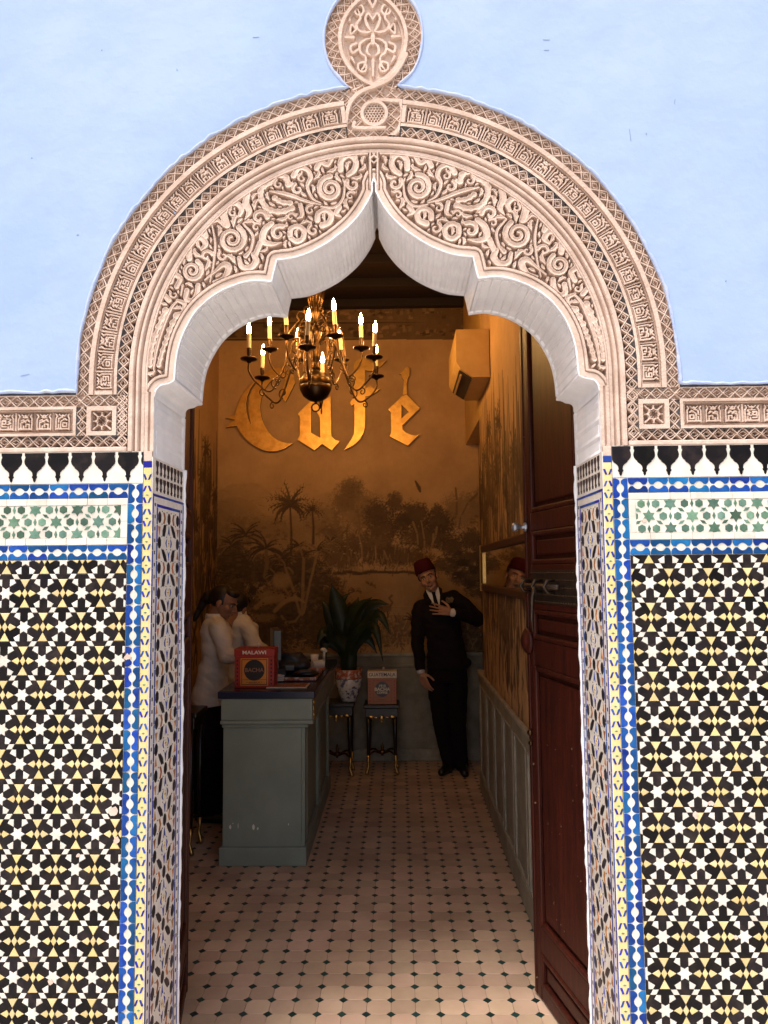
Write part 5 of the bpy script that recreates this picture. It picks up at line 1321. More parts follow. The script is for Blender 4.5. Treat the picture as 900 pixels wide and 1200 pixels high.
for a, b in ((yy[1], yy[2]), (yy[3], cy1 - .0705)):
    boxo('side_panel', M['counter'], co, cx1 - .0119, cx1 - .005, a + .03, b - .03, .135, .71, bev=.004)
    bm = bmesh.new()
    for (p, q, r, s_) in ((a + .001, a + .016, .101, .741), (b - .016, b - .001, .101, .741), (a + .0165, b - .0165, .101, .116), (a + .0165, b - .0165, .726, .741)): box(bm, cx1 - .0116, cx1 + .011, p, q, r, s_, .004)
    bmo('panel_moulding', bm, M['counter'], co)
bm = bmesh.new()
for k, (dz, r) in enumerate(((0, .022), (.035, .014), (-.035, .014), (.055, .009), (-.055, .008))): ell(bm, (cx1 + .055, cy0 + .03, .842 + dz), (.008, .018 if k == 0 else .012, r), seg=10)
bmo('gilt_rosette', bm, M['gold'], co, smooth=True)
bm = bmesh.new()
for (px, py, w, h) in ((270, 969, 3, 5), (279, 968, 1, 6), (297, 969, 3.5, 7), (302, 971, 2, 3), (338, 966, 1.2, 2.5), (273, 965, 1, 2)):
    p = at(px, py, Y=cy0 + .012); kk = cy0 / FPX; pts = []
    for k in range(9): a = 2 * PI * k / 9; r = random.uniform(.6, 1.1); pts.append((p[0] + w * kk * .5 * r * math.cos(a), p[2] + h * kk * .5 * r * math.sin(a)))
    prism(bm, pts, cy0 + .0112, cy0 + .0125)
o = bmo('paint_chips', bm, M['chip'], co); o['kind'] = 'stuff'

def text(body, size, loc, m, parent, name='lettering', rot=(PI / 2, 0, 0), ext=.0006, sx=1.0, label=None, bold=0.0):
    cu = bpy.data.curves.new(name, 'FONT'); cu.body = body; cu.size = size; cu.extrude = ext; cu.align_x = 'CENTER'; cu.align_y = 'CENTER'; cu.offset = bold
    o = bpy.data.objects.new('tmp', cu); COL.objects.link(o); bpy.context.view_layer.update()
    me = bpy.data.meshes.new_from_object(o.evaluated_get(bpy.context.evaluated_depsgraph_get())); bpy.data.objects.remove(o); bpy.data.curves.remove(cu)
    R = Matrix.Rotation(rot[2], 4, 'Z') @ Matrix.Rotation(rot[0], 4, 'X')
    me.transform(Matrix.Translation(loc) @ R @ Matrix.Diagonal((sx, 1, 1, 1))); me.materials.clear(); me.materials.append(m)
    return link(name, me, None, parent, label=label)
def coffee_box(name, label, x, y, z, w, h, dep, title, kind):
    """lidded drawer-like presentation box, front at y"""
    t = thing(name, label, 'box', (x, y + dep / 2, z))
    mb = M['boxred'] if kind == 0 else M['boxbrown']; lidh = .058 * h / .28 * 1.0
    boxo('case', mb, t, x - w / 2, x + w / 2, y, y + dep, z + .0005, z + h - lidh, bev=.002)
    boxo('lid', M['boxred'] if kind == 0 else M['ivory'], t, x - w / 2 - .003, x + w / 2 + .003, y - .003, y + dep, z + h - lidh + .0005, z + h, bev=.003)
    bm = bmesh.new(); lathe(bm, [(.004, 0), (.004, .008), (.010, .014), (.010, .022), (.003, .027)], (x + w * .05, y + dep / 2, z + h), 12); bmo('lid_knob', bm, M['ivory'], t, smooth=True)
    fw = w * .70; z0, z1 = z + h * .05, z + h - lidh - h * .04
    boxo('front_label', M['boxorange'] if kind == 0 else M['boxbrown'], t, x - fw / 2, x + fw / 2, y - .0012, y - .0001, z0, z1, bev=0)
    bm = bmesh.new(); e = .0035
    for (a, b, c0, c1) in ((x - fw / 2 + .006, x + fw / 2 - .006, z0 + .006, z0 + .006 + e), (x - fw / 2 + .006, x + fw / 2 - .006, z1 - .006 - e, z1 - .006), (x - fw / 2 + .006, x - fw / 2 + .006 + e, z0 + .010, z1 - .010), (x + fw / 2 - .006 - e, x + fw / 2 - .006, z0 + .010, z1 - .010), (x - fw / 2 + .010, x + fw / 2 - .010, z0 + (z1 - z0) * .22, z0 + (z1 - z0) * .22 + .002)): box(bm, a, b, y - .0018, y - .0010, c0, c1)
    bmo('label_rule', bm, M['boxdark'] if kind == 0 else M['boxred'], t)
    zc = z0 + (z1 - z0) * .57; r = fw * .37
    bm = bmesh.new(); prism(bm, [(x + r * math.cos(a), zc + r * math.sin(a)) for a in np.linspace(0, 2 * PI, 41)[:-1]], y - .0024, y - .0011); bmo('roundel', bm, M['boxdark'], t)
    bm = bmesh.new(); q = []
    for k in range(7):
        for s_ in (-1, 1):
            zz = z0 + (z1 - z0) * (.08 + .14 * k); box(bm, x + s_ * w * .43 - .005, x + s_ * w * .43 + .005, y - .0014, y - .0001, zz - .006, zz + .006)
    bmo('side_ornament', bm, M['boxdark'] if kind == 0 else M['boxred'], t, kind='stuff')
    text(title, lidh * .62 if kind == 0 else lidh * .72, (x, y - .0035, z + h - lidh / 2), M['ivory'] if kind == 0 else M['boxdark'], t, sx=1.25 if kind == 0 else .95, bold=.0006, label='lettering reading %s' % title)
    mi = M['boxorange'] if kind == 0 else M['ivory']
    if kind == 0: text('BACHA', r * .55, (x, y - .0026, zc), M['menu'], t, label='lettering reading BACHA on the roundel', bold=.0004)
    else: text('1910', r * .50, (x, y - .0026, zc + r * .45), mi, t, bold=.0006); text('BACHA', r * .62, (x, y - .0026, zc), mi, t, bold=.0012, label='lettering reading BACHA on the roundel'); text('COFFEE', r * .42, (x, y - .0026, zc - r * .45), mi, t, bold=.0006)
    text('COFFEE', fw * .10, (x, y - .0014, z1 - .020), M['boxdark'], t); text('* ARABICA *', fw * .10, (x, y - .0014, z0 + (z1 - z0) * .12), M['boxdark'], t)
    return t
def zpx(py, Y): return at(450, py, Y=Y)[2]
def xpx(px, Y): return at(px, 700, Y=Y)[0]
by = 4.26
coffee_box('coffee_box', 'red and orange coffee box marked MALAWI on the near end of the green counter', (xpx(275.5, by) + xpx(321.5, by)) / 2, by, ctz, (321.5 - 275.5) * by / FPX, zpx(759, by) - ctz, .13, 'MALAWI', 0)
# menu in a pale-edged folder, trays, terminal, printer, card reader
k_ = lambda px, py: at(px, py, Z=ctz)
mn = thing('menu_folder', 'brown menu with pale edges lying flat beside the red coffee box', 'menu', (-.66, 4.33, ctz))
boxo('cover', M['ivory'], mn, -.755, -.525, 4.24, 4.40, ctz + .0005, ctz + .005, bev=.001)
boxo('page', M['menu'], mn, -.745, -.535, 4.252, 4.388, ctz + .0052, ctz + .0075, bev=.001)
tr = thing('serving_tray', 'dark tray with a raised copper rim on the counter', 'tray', (-.63, 4.72, ctz))
boxo('tray_base', M['screen'], tr, -.80, -.50, 4.50, 4.95, ctz + .0005, ctz + .008, bev=.002)
bm = bmesh.new()
for a in ((-.80, -.79, 4.51, 4.94), (-.51, -.50, 4.51, 4.94), (-.80, -.50, 4.50, 4.51), (-.80, -.50, 4.94, 4.95)): box(bm, *a, ctz + .004, ctz + .024, .003)
bmo('rim', bm, M['potrim'], tr)
tm = thing('payment_terminal', 'black payment terminal with a tilted pale screen standing on the counter', 'payment terminal', (-.80, 4.75, ctz))
def tilted(nm, c, sz, rx, rz, m, par, bev=.004):
    bm = bmesh.new(); box(bm, -sz[0] / 2, sz[0] / 2, -sz[1] / 2, sz[1] / 2, -sz[2] / 2, sz[2] / 2, bev); bm.transform(Matrix.Translation(c) @ Matrix.Rotation(rz, 4, 'Z') @ Matrix.Rotation(rx, 4, 'X')); return bmo(nm, bm, m, par)
tilted('base', (-.82, 4.80, ctz + .022), (.16, .18, .040), 0, .3, M['black'], tm); tilted('arm', (-.80, 4.80, ctz + .11), (.035, .03, .15), -.3, .5, M['silver'], tm)
tilted('screen_back', (-.79, 4.78, ctz + .20), (.05, .26, .19), .0, .25, M['black'], tm).rotation_euler[1] = 0
tilted('screen_face', (-.760, 4.765, ctz + .17), (.006, .035, .15), -.25, .25, M['silver'], tm, .001)
bgn = thing('folded_bag', 'dark navy leather bag slumped on the counter behind the red box', 'bag', (-.70, 4.85, ctz))
tilted('clasp', (-.70, 4.775, ctz + .045), (.055, .008, .030), .15, 0, M['silver'], bgn, .002)
cr = thing('card_reader', 'dark curved card reader lying on the tray', 'card reader', (-.57, 4.62, ctz))
bm = bmesh.new(); ell(bm, (-.575, 4.63, ctz + .030), (.085, .055, .022)); bmo('reader_body', bm, M['black'], cr, smooth=True); tilted('keypad', (-.58, 4.60, ctz + .049), (.07, .045, .006), .2, .2, M['screen'], cr, .002)
sg_ = thing('napkin_roll', 'small white paper roll on the far right corner of the counter', 'paper roll', (-.53, 5.1, ctz))
bm = bmesh.new(); tube(bm, [(-.585, 5.02, ctz + .034), (-.515, 5.06, ctz + .034)], .030, 16); bmo('roll', bm, M['paper'], sg_)
boxo('holder', M['menu'], sg_, -.60, -.50, 4.98, 5.12, ctz + .0005, ctz + .006)
cp = thing('white_cup', 'small white cup with a crumpled napkin behind the paper roll', 'cup', (-.56, 5.35, ctz))
bm = bmesh.new(); lathe(bm, [(.018, .0005), (.022, .01), (.030, .07), (.027, .07), (.02, .012)], (-.60, 5.3, ctz), 16); bmo('cup', bm, M['shirt'], cp, smooth=True)
bm = bmesh.new(); ell(bm, (-.550, 5.42, ctz + .092), (.022, .02, .015)); ell(bm, (-.535, 5.42, ctz + .084), (.014, .014, .012)); tube(bm, [(-.545, 5.42, ctz + .001), (-.545, 5.42, ctz + .10)], .010, 8); bmo('napkin', bm, M['shirt'], cp, smooth=True)
pk = thing('card_stack', 'small stack of pale cards beside the menu', 'cards', (-.80, 4.5, ctz))
for q in range(3): tilted('card', (-.745, 4.50, ctz + .010 + q * .012), (.09, .06, .008), 0, .4 + q * .1, M['paper'], pk, .001)

# ================================================================== LACQUER STANDS
def stand(x, y, h, w, label):
    t = thing('lacquer_stand', label, 'stand', (x, y, 0), group='black lacquer stands with gilt feet')
    boxo('top', M['black'], t, x - w / 2 - .015, x + w / 2 + .015, y - w / 2, y + w / 2, h - .028, h, bev=.006)
    boxo('frieze', M['black'], t, x - w / 2, x + w / 2, y - w / 2 + .012, y + w / 2 - .012, h - .095, h - .0285, bev=.003)
    bm = bmesh.new()
    for dx, dz, rx, rz in ((0, -.115, .020, .022), (0, -.142, .010, .012), (-.085, -.105, .026, .012), (.085, -.105, .026, .012), (-.045, -.108, .016, .007), (.045, -.108, .016, .007)): ell(bm, (x + dx, y - w / 2 + .008, h + dz + .01), (rx, .006, rz), seg=10)
    bmo('gilt_swag', bm, M['gold'], t, smooth=True)
    for sx in (-1, 1):
        for sy in (-1, 1):
            lx, ly = x + sx * (w / 2 - .022), y + sy * (w / 2 - .03)
            bm = bmesh.new(); tube(bm, [(lx, ly, h - .095), (lx, ly, h * .55), (lx + sx * .003, ly, .14)], [.020, .017, .012], 10); lg = bmo('leg', bm, M['black'], t, smooth=True)
            bm = bmesh.new(); tube(bm, [(lx + sx * .003, ly, .150), (lx + sx * .005, ly - .004, .10), (lx, ly - .006, .065), (lx + sx * .012, ly - .016, .030), (lx + sx * .022, ly - .030, .012)], [.015, .011, .008, .014, .011], 10); bmo('claw_foot', bm, M['gold'], lg, smooth=True, loc=(0, 0, 0))
    bm = bmesh.new(); zz = .155
    for s_ in (-1, 1):
        P = [(x - s_ * (w / 2 - .03), y - (w / 2 - .04), zz), (x - s_ * .06, y - .04, zz + .012), (x, y, zz - .012), (x + s_ * .06, y + .04, zz + .012), (x + s_ * (w / 2 - .03), y + (w / 2 - .04), zz)]
        tube(bm, catmull(P, 5), .008, 8)
    tube(bm, [(x, y, zz - .03), (x, y, zz + .04), (x, y, zz + .075)], [.010, .014, .003], 8); ell(bm, (x, y, zz), (.03, .03, .018), seg=12)
    bmo('stretcher', bm, M['brass'], t, smooth=True)
    return t
ys = 6.08
sxx = (xpx(425, ys) + xpx(468, ys)) / 2; shh = zpx(823, ys); sw = (467 - 425) * ys / FPX * .86
stand(sxx, ys, shh, sw, 'black lacquer stand with gilt claw feet carrying the small coffee box')
gb_w = 33 * 6.0 / FPX
coffee_box('coffee_box', 'small brown coffee box with a pale lid marked GUATEMALA on the lacquer stand', xpx(447, 6.0), 5.99, shh, gb_w, zpx(786.5, 6.0) - shh, .12, 'GUATEMALA', 1)
pxs = xpx(394, 5.98); ph = zpx(822, 5.98)
stand(pxs, 6.02, ph, .26, 'black lacquer stand with gilt claw feet under the porcelain plant pot')
stand(xpx(229, 4.3) - .13, 4.42, .80, .26, 'black lacquer stand in the dark left of the counter, only one leg catching light')
# porcelain pot and its plant
pl_ = thing('potted_plant', 'dark strap-leaved plant in a blue and white porcelain pot with a rust band', 'plant', (xpx(410, 5.98), 6.0, ph))
pcx, pcy = xpx(408, 5.98), 6.0
bm = bmesh.new(); lathe(bm, [(.055, .001), (.060, .012), (.075, .05), (.098, .12), (.108, .185), (.100, .200), (.090, .198), (.09, .18)], (pcx, pcy, ph), 28); bmo('pot', bm, M['pot'], pl_, smooth=True)
bm = bmesh.new(); lathe(bm, [(.1085, .183), (.112, .195), (.108, .235), (.113, .250), (.112, .256), (.098, .255), (.095, .20)], (pcx, pcy, ph), 28); bmo('pot_rim', bm, M['potrim'], pl_, smooth=True)
bm = bmesh.new(); lathe(bm, [(.005, .235), (.094, .234), (.094, .22)], (pcx, pcy, ph), 20); bmo('soil', bm, M['black'], pl_)
def strap(name, pts, w, parent, m, fold=.35, up=(0, -1, .3)):
    c = catmull(pts, 6); bm = bmesh.new(); prev = None; n = len(c)
    for i, p in enumerate(c):
        p = Vector(p); t = (Vector(c[min(i + 1, n - 1)]) - Vector(c[max(i - 1, 0)])).normalized(); s = t.cross(Vector(up)).normalized(); nn = s.cross(t).normalized()
        f = i / (n - 1); ww = w * (.35 + 1.1 * math.sin(PI * min(1, f * .86 + .12)) ** .8) * (1 if f < .7 else max(.04, (1 - f) / .3) ** .7) * .5
        row = [bm.verts.new(p - s * ww + nn * ww * fold), bm.verts.new(p), bm.verts.new(p + s * ww + nn * ww * fold)]
        row += [bm.verts.new(v.co - nn * .0015) for v in row]
        if prev:
            for a, b in ((0, 1), (1, 2)): bm.faces.new((prev[a], prev[b], row[b], row[a])); bm.faces.new((prev[a + 3], row[a + 3], row[b + 3], prev[b + 3]))
            for a in (0, 2): bm.faces.new((prev[a], row[a], row[a + 3], prev[a + 3]))
        prev = row
    return bmo(name, bm, m, parent, smooth=True)
base = Vector((pcx, pcy, ph + .22))
def L3(px, py, Y): p = at(px, py, Y=Y); return (p[0], p[1], p[2])
LV = [([(408, 760), (400, 725), (393, 700), (388, 684)], 5.92, .105), ([(410, 755), (415, 725), (424, 710), (436, 700)], 5.9, .09), ([(412, 758), (425, 725), (440, 708), (456, 708)], 5.85, .085), ([(412, 760), (430, 735), (445, 722), (458, 744)], 5.82, .085), ([(412, 762), (428, 742), (440, 738), (449, 776)], 5.8, .075),
      ([(410, 760), (424, 730), (436, 716), (446, 714)], 6.02, .07), ([(404, 760), (392, 735), (384, 715), (376, 702)], 6.05, .08), ([(404, 762), (388, 745), (378, 742), (370, 760)], 5.88, .07), ([(408, 758), (410, 728), (416, 712), (420, 700)], 6.10, .09), ([(408, 762), (420, 748), (432, 750), (442, 766)], 5.95, .07), ([(406, 758), (396, 728), (400, 706), (410, 694)], 6.12, .075), ([(410, 762), (416, 745), (428, 732), (440, 728)], 5.78, .05), ([(402, 764), (384, 752), (380, 760), (382, 776)], 5.9, .06), ([(408, 764), (396, 748), (388, 742), (384, 730)], 5.84, .07)]
for pts, Y, w in LV:
    P = [tuple(base + Vector((random.uniform(-.03, .03), random.uniform(-.03, .03), -.02)))] + [L3(px, py, pcy + (Y - pcy) * (i + 1) / len(pts)) for i, (px, py) in enumerate(pts)]
    strap('strap_leaf', P, w, pl_, M['leaf'])

# ================================================================== PEOPLE
def cone_caps(bm, a, b, ra, rb, seg=16):
    """tapered capsule, closed"""
    a = Vector(a); b = Vector(b); d = (b - a); L = d.length; q = d.to_track_quat('Z', 'Y').to_matrix() if L > 1e-6 else Matrix.Identity(3); rings = []
    pr = [(ra * math.cos(t), -ra * math.sin(t)) for t in (1.35, 1.0, .6, .25)] + [(ra, 0), (rb, L)] + [(rb * math.cos(t), L + rb * math.sin(t)) for t in (.25, .6, 1.0, 1.35)]
    for r, h in pr: rings.append([bm.verts.new(a + q @ Vector((r * math.cos(2 * PI * k / seg), r * math.sin(2 * PI * k / seg), h))) for k in range(seg)])
    for x, y in zip(rings, rings[1:]):
        for k in range(seg): bm.faces.new((x[k], x[(k + 1) % seg], y[(k + 1) % seg], y[k]))
    bm.faces.new(rings[0][::-1]); bm.faces.new(rings[-1])
def chain(bm, pts, rs):
    for i in range(len(pts) - 1): cone_caps(bm, pts[i], pts[i + 1], rs[i], rs[i + 1])
def ring_loft(bm, rings, seg=24):
    """rings: (centre, rx, ry, yaw)"""
    R = []
    for c, rx, ry, yaw in rings:
        R.append([bm.verts.new(Vector(c) + Vector((math.cos(yaw) * rx * math.cos(t) - math.sin(yaw) * ry * math.sin(t), math.sin(yaw) * rx * math.cos(t) + math.cos(yaw) * ry * math.sin(t), 0))) for t in [2 * PI * k / seg for k in range(seg)]])
    for x, y in zip(R, R[1:]):
        for k in range(seg): bm.faces.new((x[k], x[(k + 1) % seg], y[(k + 1) % seg], y[k]))
    bm.faces.new(R[0][::-1]); bm.faces.new(R[-1])
def fuse(name, bm, voxel, m, parent, smooth=4, label=None, wrinkle=0.0, loc=None):
    bmesh.ops.recalc_face_normals(bm, faces=bm.faces); me = bpy.data.meshes.new('tmp'); bm.to_mesh(me); bm.free()
    o = bpy.data.objects.new('tmp', me); COL.objects.link(o)
    r = o.modifiers.new('r', 'REMESH'); r.mode = 'VOXEL'; r.voxel_size = voxel
    s = o.modifiers.new('s', 'SMOOTH'); s.iterations = smooth; s.factor = .5
    bpy.context.view_layer.update(); me2 = bpy.data.meshes.new_from_object(o.evaluated_get(bpy.context.evaluated_depsgraph_get())); bpy.data.objects.remove(o)
    me2.name = name
    if wrinkle:
        n = len(me2.vertices); co = np.empty(n * 3, np.float32); me2.vertices.foreach_get('co', co); co = co.reshape(-1, 3); nr = np.empty(n * 3, np.float32); me2.vertex_normals.foreach_get('vector', nr); nr = nr.reshape(-1, 3)
        h = fbm(co[:, 0] * 9 + co[:, 1] * 7, co[:, 2] * 22 + co[:, 0] * 9, 77, 3) - .45; co += nr * (h * wrinkle)[:, None]; me2.vertices.foreach_set('co', co.ravel())
    me2.materials.clear()
    return link(name, me2, m, parent, smooth=True, label=label, loc=loc)
def frame_from(fwd, up):
    f = Vector(fwd).normalized(); u = Vector(up).normalized(); x = f.cross(u).normalized(); u = x.cross(f).normalized()
    return Matrix((x, f, u)).transposed()           # local x: person's right, y: forward, z: up
def head_prims(bm, C, R, s=1.0):
    C = Vector(C); T = lambda p: C + R @ (Vector(p) * s)
    def E(p, r, seg=20): ell(bm, T(p), [q * s for q in r], rot=R, seg=seg)
    E((0, -.012, .032), (.074, .093, .082), 28); E((0, .018, -.028), (.060, .068, .078), 24); E((0, .052, -.084), (.026, .024, .024)); E((0, .030, -.070), (.048, .045, .040))
    for s_ in (-1, 1):
        E((s_ * .038, .052, -.026), (.024, .026, .026)); E((s_ * .075, -.004, -.012), (.010, .020, .032)); cone_caps(bm, T((s_ * .010, .083, .021)), T((s_ * .042, .070, .020)), .009 * s, .008 * s, 10)
    cone_caps(bm, T((0, .082, .014)), T((0, .105, -.026)), .0085 * s, .0115 * s, 12); E((0, .095, -.034), (.017, .014, .010)); E((0, .082, -.060), (.021, .012, .010))
    cone_caps(bm, T((0, -.018, -.05)), T((0, -.030, -.155)), .054 * s, .056 * s, 20)
def face_bits(parent, C, R, s, lips=True, dark=False):
    C = Vector(C); T = lambda p: C + R @ (Vector(p) * s)
    for s_ in (-1, 1):
        bm = bmesh.new(); ell(bm, T((s_ * .031, .0735, .000)), (.0135 * s, .006 * s, .0068 * s), rot=R, seg=14); e = bmo('eye', bm, M['eye'], parent, smooth=True)
        bm = bmesh.new(); ell(bm, T((s_ * .031, .0785, .000)), (.0055 * s, .003 * s, .0055 * s), rot=R, seg=12); bmo('iris', bm, M['hair'], e, smooth=True, loc=(0, 0, 0))
        bm = bmesh.new(); chain(bm, [T((s_ * .014, .0895, .019)), T((s_ * .032, .086, .025)), T((s_ * .050, .072, .019))], [.0034 * s, .0040 * s, .0022 * s]); bmo('eyebrow', bm, M['hair'], parent, smooth=True)
    bm = bmesh.new(); ell(bm, T((0, .0895, -.0565)), (.020 * s, .0055 * s, .0042 * s), rot=R, seg=14); ell(bm, T((0, .0885, -.0635)), (.017 * s, .0060 * s, .0050 * s), rot=R, seg=14); bmo('mouth', bm, M['lips'], parent, smooth=True)
def hand(bm, W, R, curl=(.35, .45, .55, .7), s=1.0, side=1, spread=.06):
    """W wrist; R columns: x across the palm towards the thumb side, y along the fingers, z out of the palm's back"""
    W = Vector(W); T = lambda p: W + R @ (Vector(p) * s)
    cone_caps(bm, T((0, 0, 0)), T((.002, .03, 0)), .021 * s, .024 * s, 12)
    for k in range(4):
        x = .030 - k * .020; cone_caps(bm, T((x * .55, .018, 0)), T((x, .086 - .004 * abs(k - 1), 0)), .0145 * s, .0105 * s, 10)
        L = (.044, .049, .046, .036)[k]; a = 0; p = Vector((x, .086 - .004 * abs(k - 1), 0)); sp = (1.2 - k) * spread
        for j, (l, r) in enumerate(((L * 1.0, .0088), (L * .62, .0080), (L * .48, .0070))):
            a += curl[k] * (.6 if j == 0 else .9); q = p + Vector((math.sin(sp) * l, math.cos(a) * l * math.cos(sp), -math.sin(a) * l)); cone_caps(bm, T(p), T(q), r * s * (1.04 if j == 0 else 1), r * s * .92, 10); p = q
    p = Vector((.022, .018, -.004))
    for l, r, d in ((.042, .0125, (.72, .66, -.20)), (.032, .0100, (.50, .82, -.24)), (.026, .0088, (.34, .90, -.28))):
        q = p + Vector(d).normalized() * l; cone_caps(bm, T(p), T(q), r * s, r * .9 * s, 10); p = q
P3 = lambda px, py, Y: Vector(at(px, py, Y=Y))
bm = bmesh.new()
for c_, r_ in (((-.72, 4.88, ctz + .045), (.125, .085, .045)), ((-.70, 4.89, ctz + .095), (.095, .060, .040)), ((-.76, 4.89, ctz + .105), (.040, .045, .030)), ((-.63, 4.88, ctz + .050), (.060, .070, .048)), ((-.655, 4.89, ctz + .110), (.035, .04, .028))): ell(bm, c_, r_)
box(bm, -.80, -.60, 4.83, 4.94, ctz + .002, ctz + .085)
bo_ = fuse('bag_body', bm, .007, M['navy'], bgn, 4, wrinkle=.03)
# ---------------------------------------------------------- man in suit and fez
YM = 6.12
man = thing('person', 'man in black suit and dark red fez with one hand on his chest', 'person', tuple(P3(532, 905, YM)[:2]) + (0,))
HC = P3(501.5, 677.0, YM - .10)
upv = Vector((-.40, .02, 1)); fwd = Vector((-.12, -1, -.02)); RH = frame_from(fwd, upv)
neck0 = P3(512, 700, YM + .0); 
shR, shL = P3(492, 711, YM), P3(532, 702, YM + .03)
elR, wrR = P3(489, 752, YM + .0), P3(493, 787, YM - .05)
elL, wrL = P3(560, 726, YM - .03), P3(531, 718, YM - .165)
hipR, hipL = P3(512, 792, YM), P3(535, 792, YM)
knR, knL = P3(517, 848, YM - .02), P3(537, 850, YM - .02)
anR, anL = P3(526.5, 896, YM - .03), P3(541, 899, YM - .02)
bm = bmesh.new(); head_prims(bm, HC, RH, 1.0)
nb = P3(513, 706, YM + .01); cone_caps(bm, HC + RH @ Vector((0, -.03, -.10)), nb, .052, .062)
chain(bm, [nb, P3(515, 740, YM), P3(522, 785, YM)], [.085, .10, .10]); chain(bm, [nb, shR, elR, wrR], [.06, .045, .036, .024]); chain(bm, [nb, shL, elL, wrL], [.06, .045, .036, .024])
chain(bm, [P3(522, 785, YM), hipR, knR, anR], [.09, .07, .045, .03]); chain(bm, [P3(522, 785, YM), hipL, knL, anL], [.09, .07, .045, .03])
# hand on the chest: fingers point to the viewer's left, back of the hand outwards
fy = (P3(503, 712, YM - .185) - wrL).normalized(); fz = Vector((-.10, -1, .12)); fz = (fz - fy * fz.dot(fy)).normalized(); fx = fy.cross(fz)
if fx.z < 0: fx = -fx
RM = Matrix((fx, fy, fz)).transposed(); hand(bm, wrL + fy * .01, RM, (.10, .08, .10, .14), .98, spread=.10)
fy = (P3(500, 806, YM - .08) - wrR).normalized(); fx = Vector((.75, -.6, 0)); fx = (fx - fy * fx.dot(fy)).normalized(); fz = fx.cross(fy)
if fz.x > 0: fz = -fz
RM = Matrix((fx, fy, fz)).transposed(); hand(bm, wrR + fy * .01, RM, (.30, .38, .45, .5), .95, spread=.03)
body = fuse('body', bm, .0036, M['skin'], man, 2)
face_bits(man, HC, RH, 1.0)
bm = bmesh.new(); TT = lambda p: HC + RH @ Vector(p); ell(bm, TT((0, -.028, .020)), (.0785, .088, .080), rot=RH, seg=24)
for s_ in (-1, 1): ell(bm, TT((s_ * .070, .006, .016)), (.008, .016, .026), rot=RH, seg=12)
bmo('hair', bm, M['hair'], man, smooth=True)
bm = bmesh.new(); rings = []
for r, h in ((.084, .045), (.086, .055), (.078, .100), (.070, .140), (.064, .146), (.01, .147)): rings.append([bm.verts.new(HC + RH @ Vector((r * math.cos(t), r * 1.14 * math.sin(t) - .004, h + .012 * math.sin(t)))) for t in [2 * PI * k / 28 for k in range(28)]])
for a, b in zip(rings, rings[1:]):
    for k in range(28): bm.faces.new((a[k], a[(k + 1) % 28], b[(k + 1) % 28], b[k]))
bm.faces.new(rings[0][::-1]); bm.faces.new(rings[-1]); bmo('fez', bm, M['fez'], man, smooth=True)
# jacket
bm = bmesh.new()
ring_loft(bm, [(P3(524.5, 783, YM), .172, .125, 0), (P3(524, 768, YM), .165, .125, 0), (P3(521.5, 750, YM), .146, .118, 0), (P3(517.5, 732, YM), .160, .126, 0), (P3(513.5, 716, YM), .172, .128, 0), (P3(512.5, 707, YM + .005), .165, .110, 0), (P3(512.5, 701, YM + .01), .105, .085, 0)])
chain(bm, [P3(512, 707, YM + .01), P3(494, 712, YM)], [.070, .066]); chain(bm, [P3(512, 706, YM + .02), P3(531, 702, YM + .02)], [.070, .070])
chain(bm, [P3(493, 712, YM), P3(490, 730, YM + .005), elR, wrR + (elR - wrR).normalized() * .03], [.068, .062, .055, .043])
chain(bm, [P3(531, 702, YM + .02), P3(545, 712, YM + .01), elL, wrL + (elL - wrL).normalized() * .02], [.072, .068, .060, .044])
ell(bm, P3(546, 776, YM), (.05, .09, .04)); 
jk = fuse('jacket', bm, .007, M['suit'], man, 4, wrinkle=.026)
# shirt front, tie, lapels
def front_patch(name, pts, m, off=.0, th=.012, Yc=YM - .150, par=man, slope=0.0):
    q = [P3(px, py, Yc) for px, py in pts]; bm = bmesh.new(); yb = lambda z: Yc + off + (z - q[0].z) * slope
    tri = tessellate_polygon([[Vector((p.x, p.z, 0)) for p in q]]); F = [bm.verts.new((p.x, yb(p.z), p.z)) for p in q]; B = [bm.verts.new((p.x, yb(p.z) + th, p.z)) for p in q]
    for t in tri: bm.faces.new([F[i] for i in t]); bm.faces.new([B[i] for i in reversed(t)])
    for i in range(len(q)): j = (i + 1) % len(q); bm.faces.new((F[i], F[j], B[j], B[i]))
    bmesh.ops.bevel(bm, geom=[e for e in bm.edges if e.is_boundary or e.calc_face_angle(0) > 1], offset=.002, segments=1, affect='EDGES')
    return bmo(name, bm, m, par)
front_patch('shirt_front', [(499, 691.5), (504, 694), (510, 695), (513.5, 688), (515.5, 697), (515.5, 709), (514, 716), (508, 708), (502.5, 699)], M['shirt'], th=.05, Yc=YM - .138)
front_patch('tie', [(505.5, 694), (510, 693.5), (510.5, 697), (513.8, 708), (514.5, 717), (511, 713), (508, 704), (507, 698)], M['suit'], th=.03, Yc=YM - .146)
front_patch('lapel', [(498.5, 691), (496, 698), (497.5, 704), (501, 703), (510, 716), (513, 722), (508, 709), (502.3, 699)], M['suit'], th=.035, Yc=YM - .148)
front_patch('lapel', [(513.8, 687), (518, 690), (519.5, 700), (517, 705), (518, 708), (516, 718), (515, 722), (515.2, 708), (515.8, 697)], M['suit'], th=.035, Yc=YM - .148)
front_patch('crest', [(522, 702), (524, 699.5), (527, 700.5), (530, 699), (532, 702), (530, 706), (526, 707), (523, 705.5)], M['thread'], th=.01, Yc=YM - .146)
bm = bmesh.new(); d_ = (elL - wrL).normalized(); cone_caps(bm, wrL + d_ * .002, wrL + d_ * .03, .036, .037, 20); bmo('shirt_cuff', bm, M['shirt'], man, smooth=True)
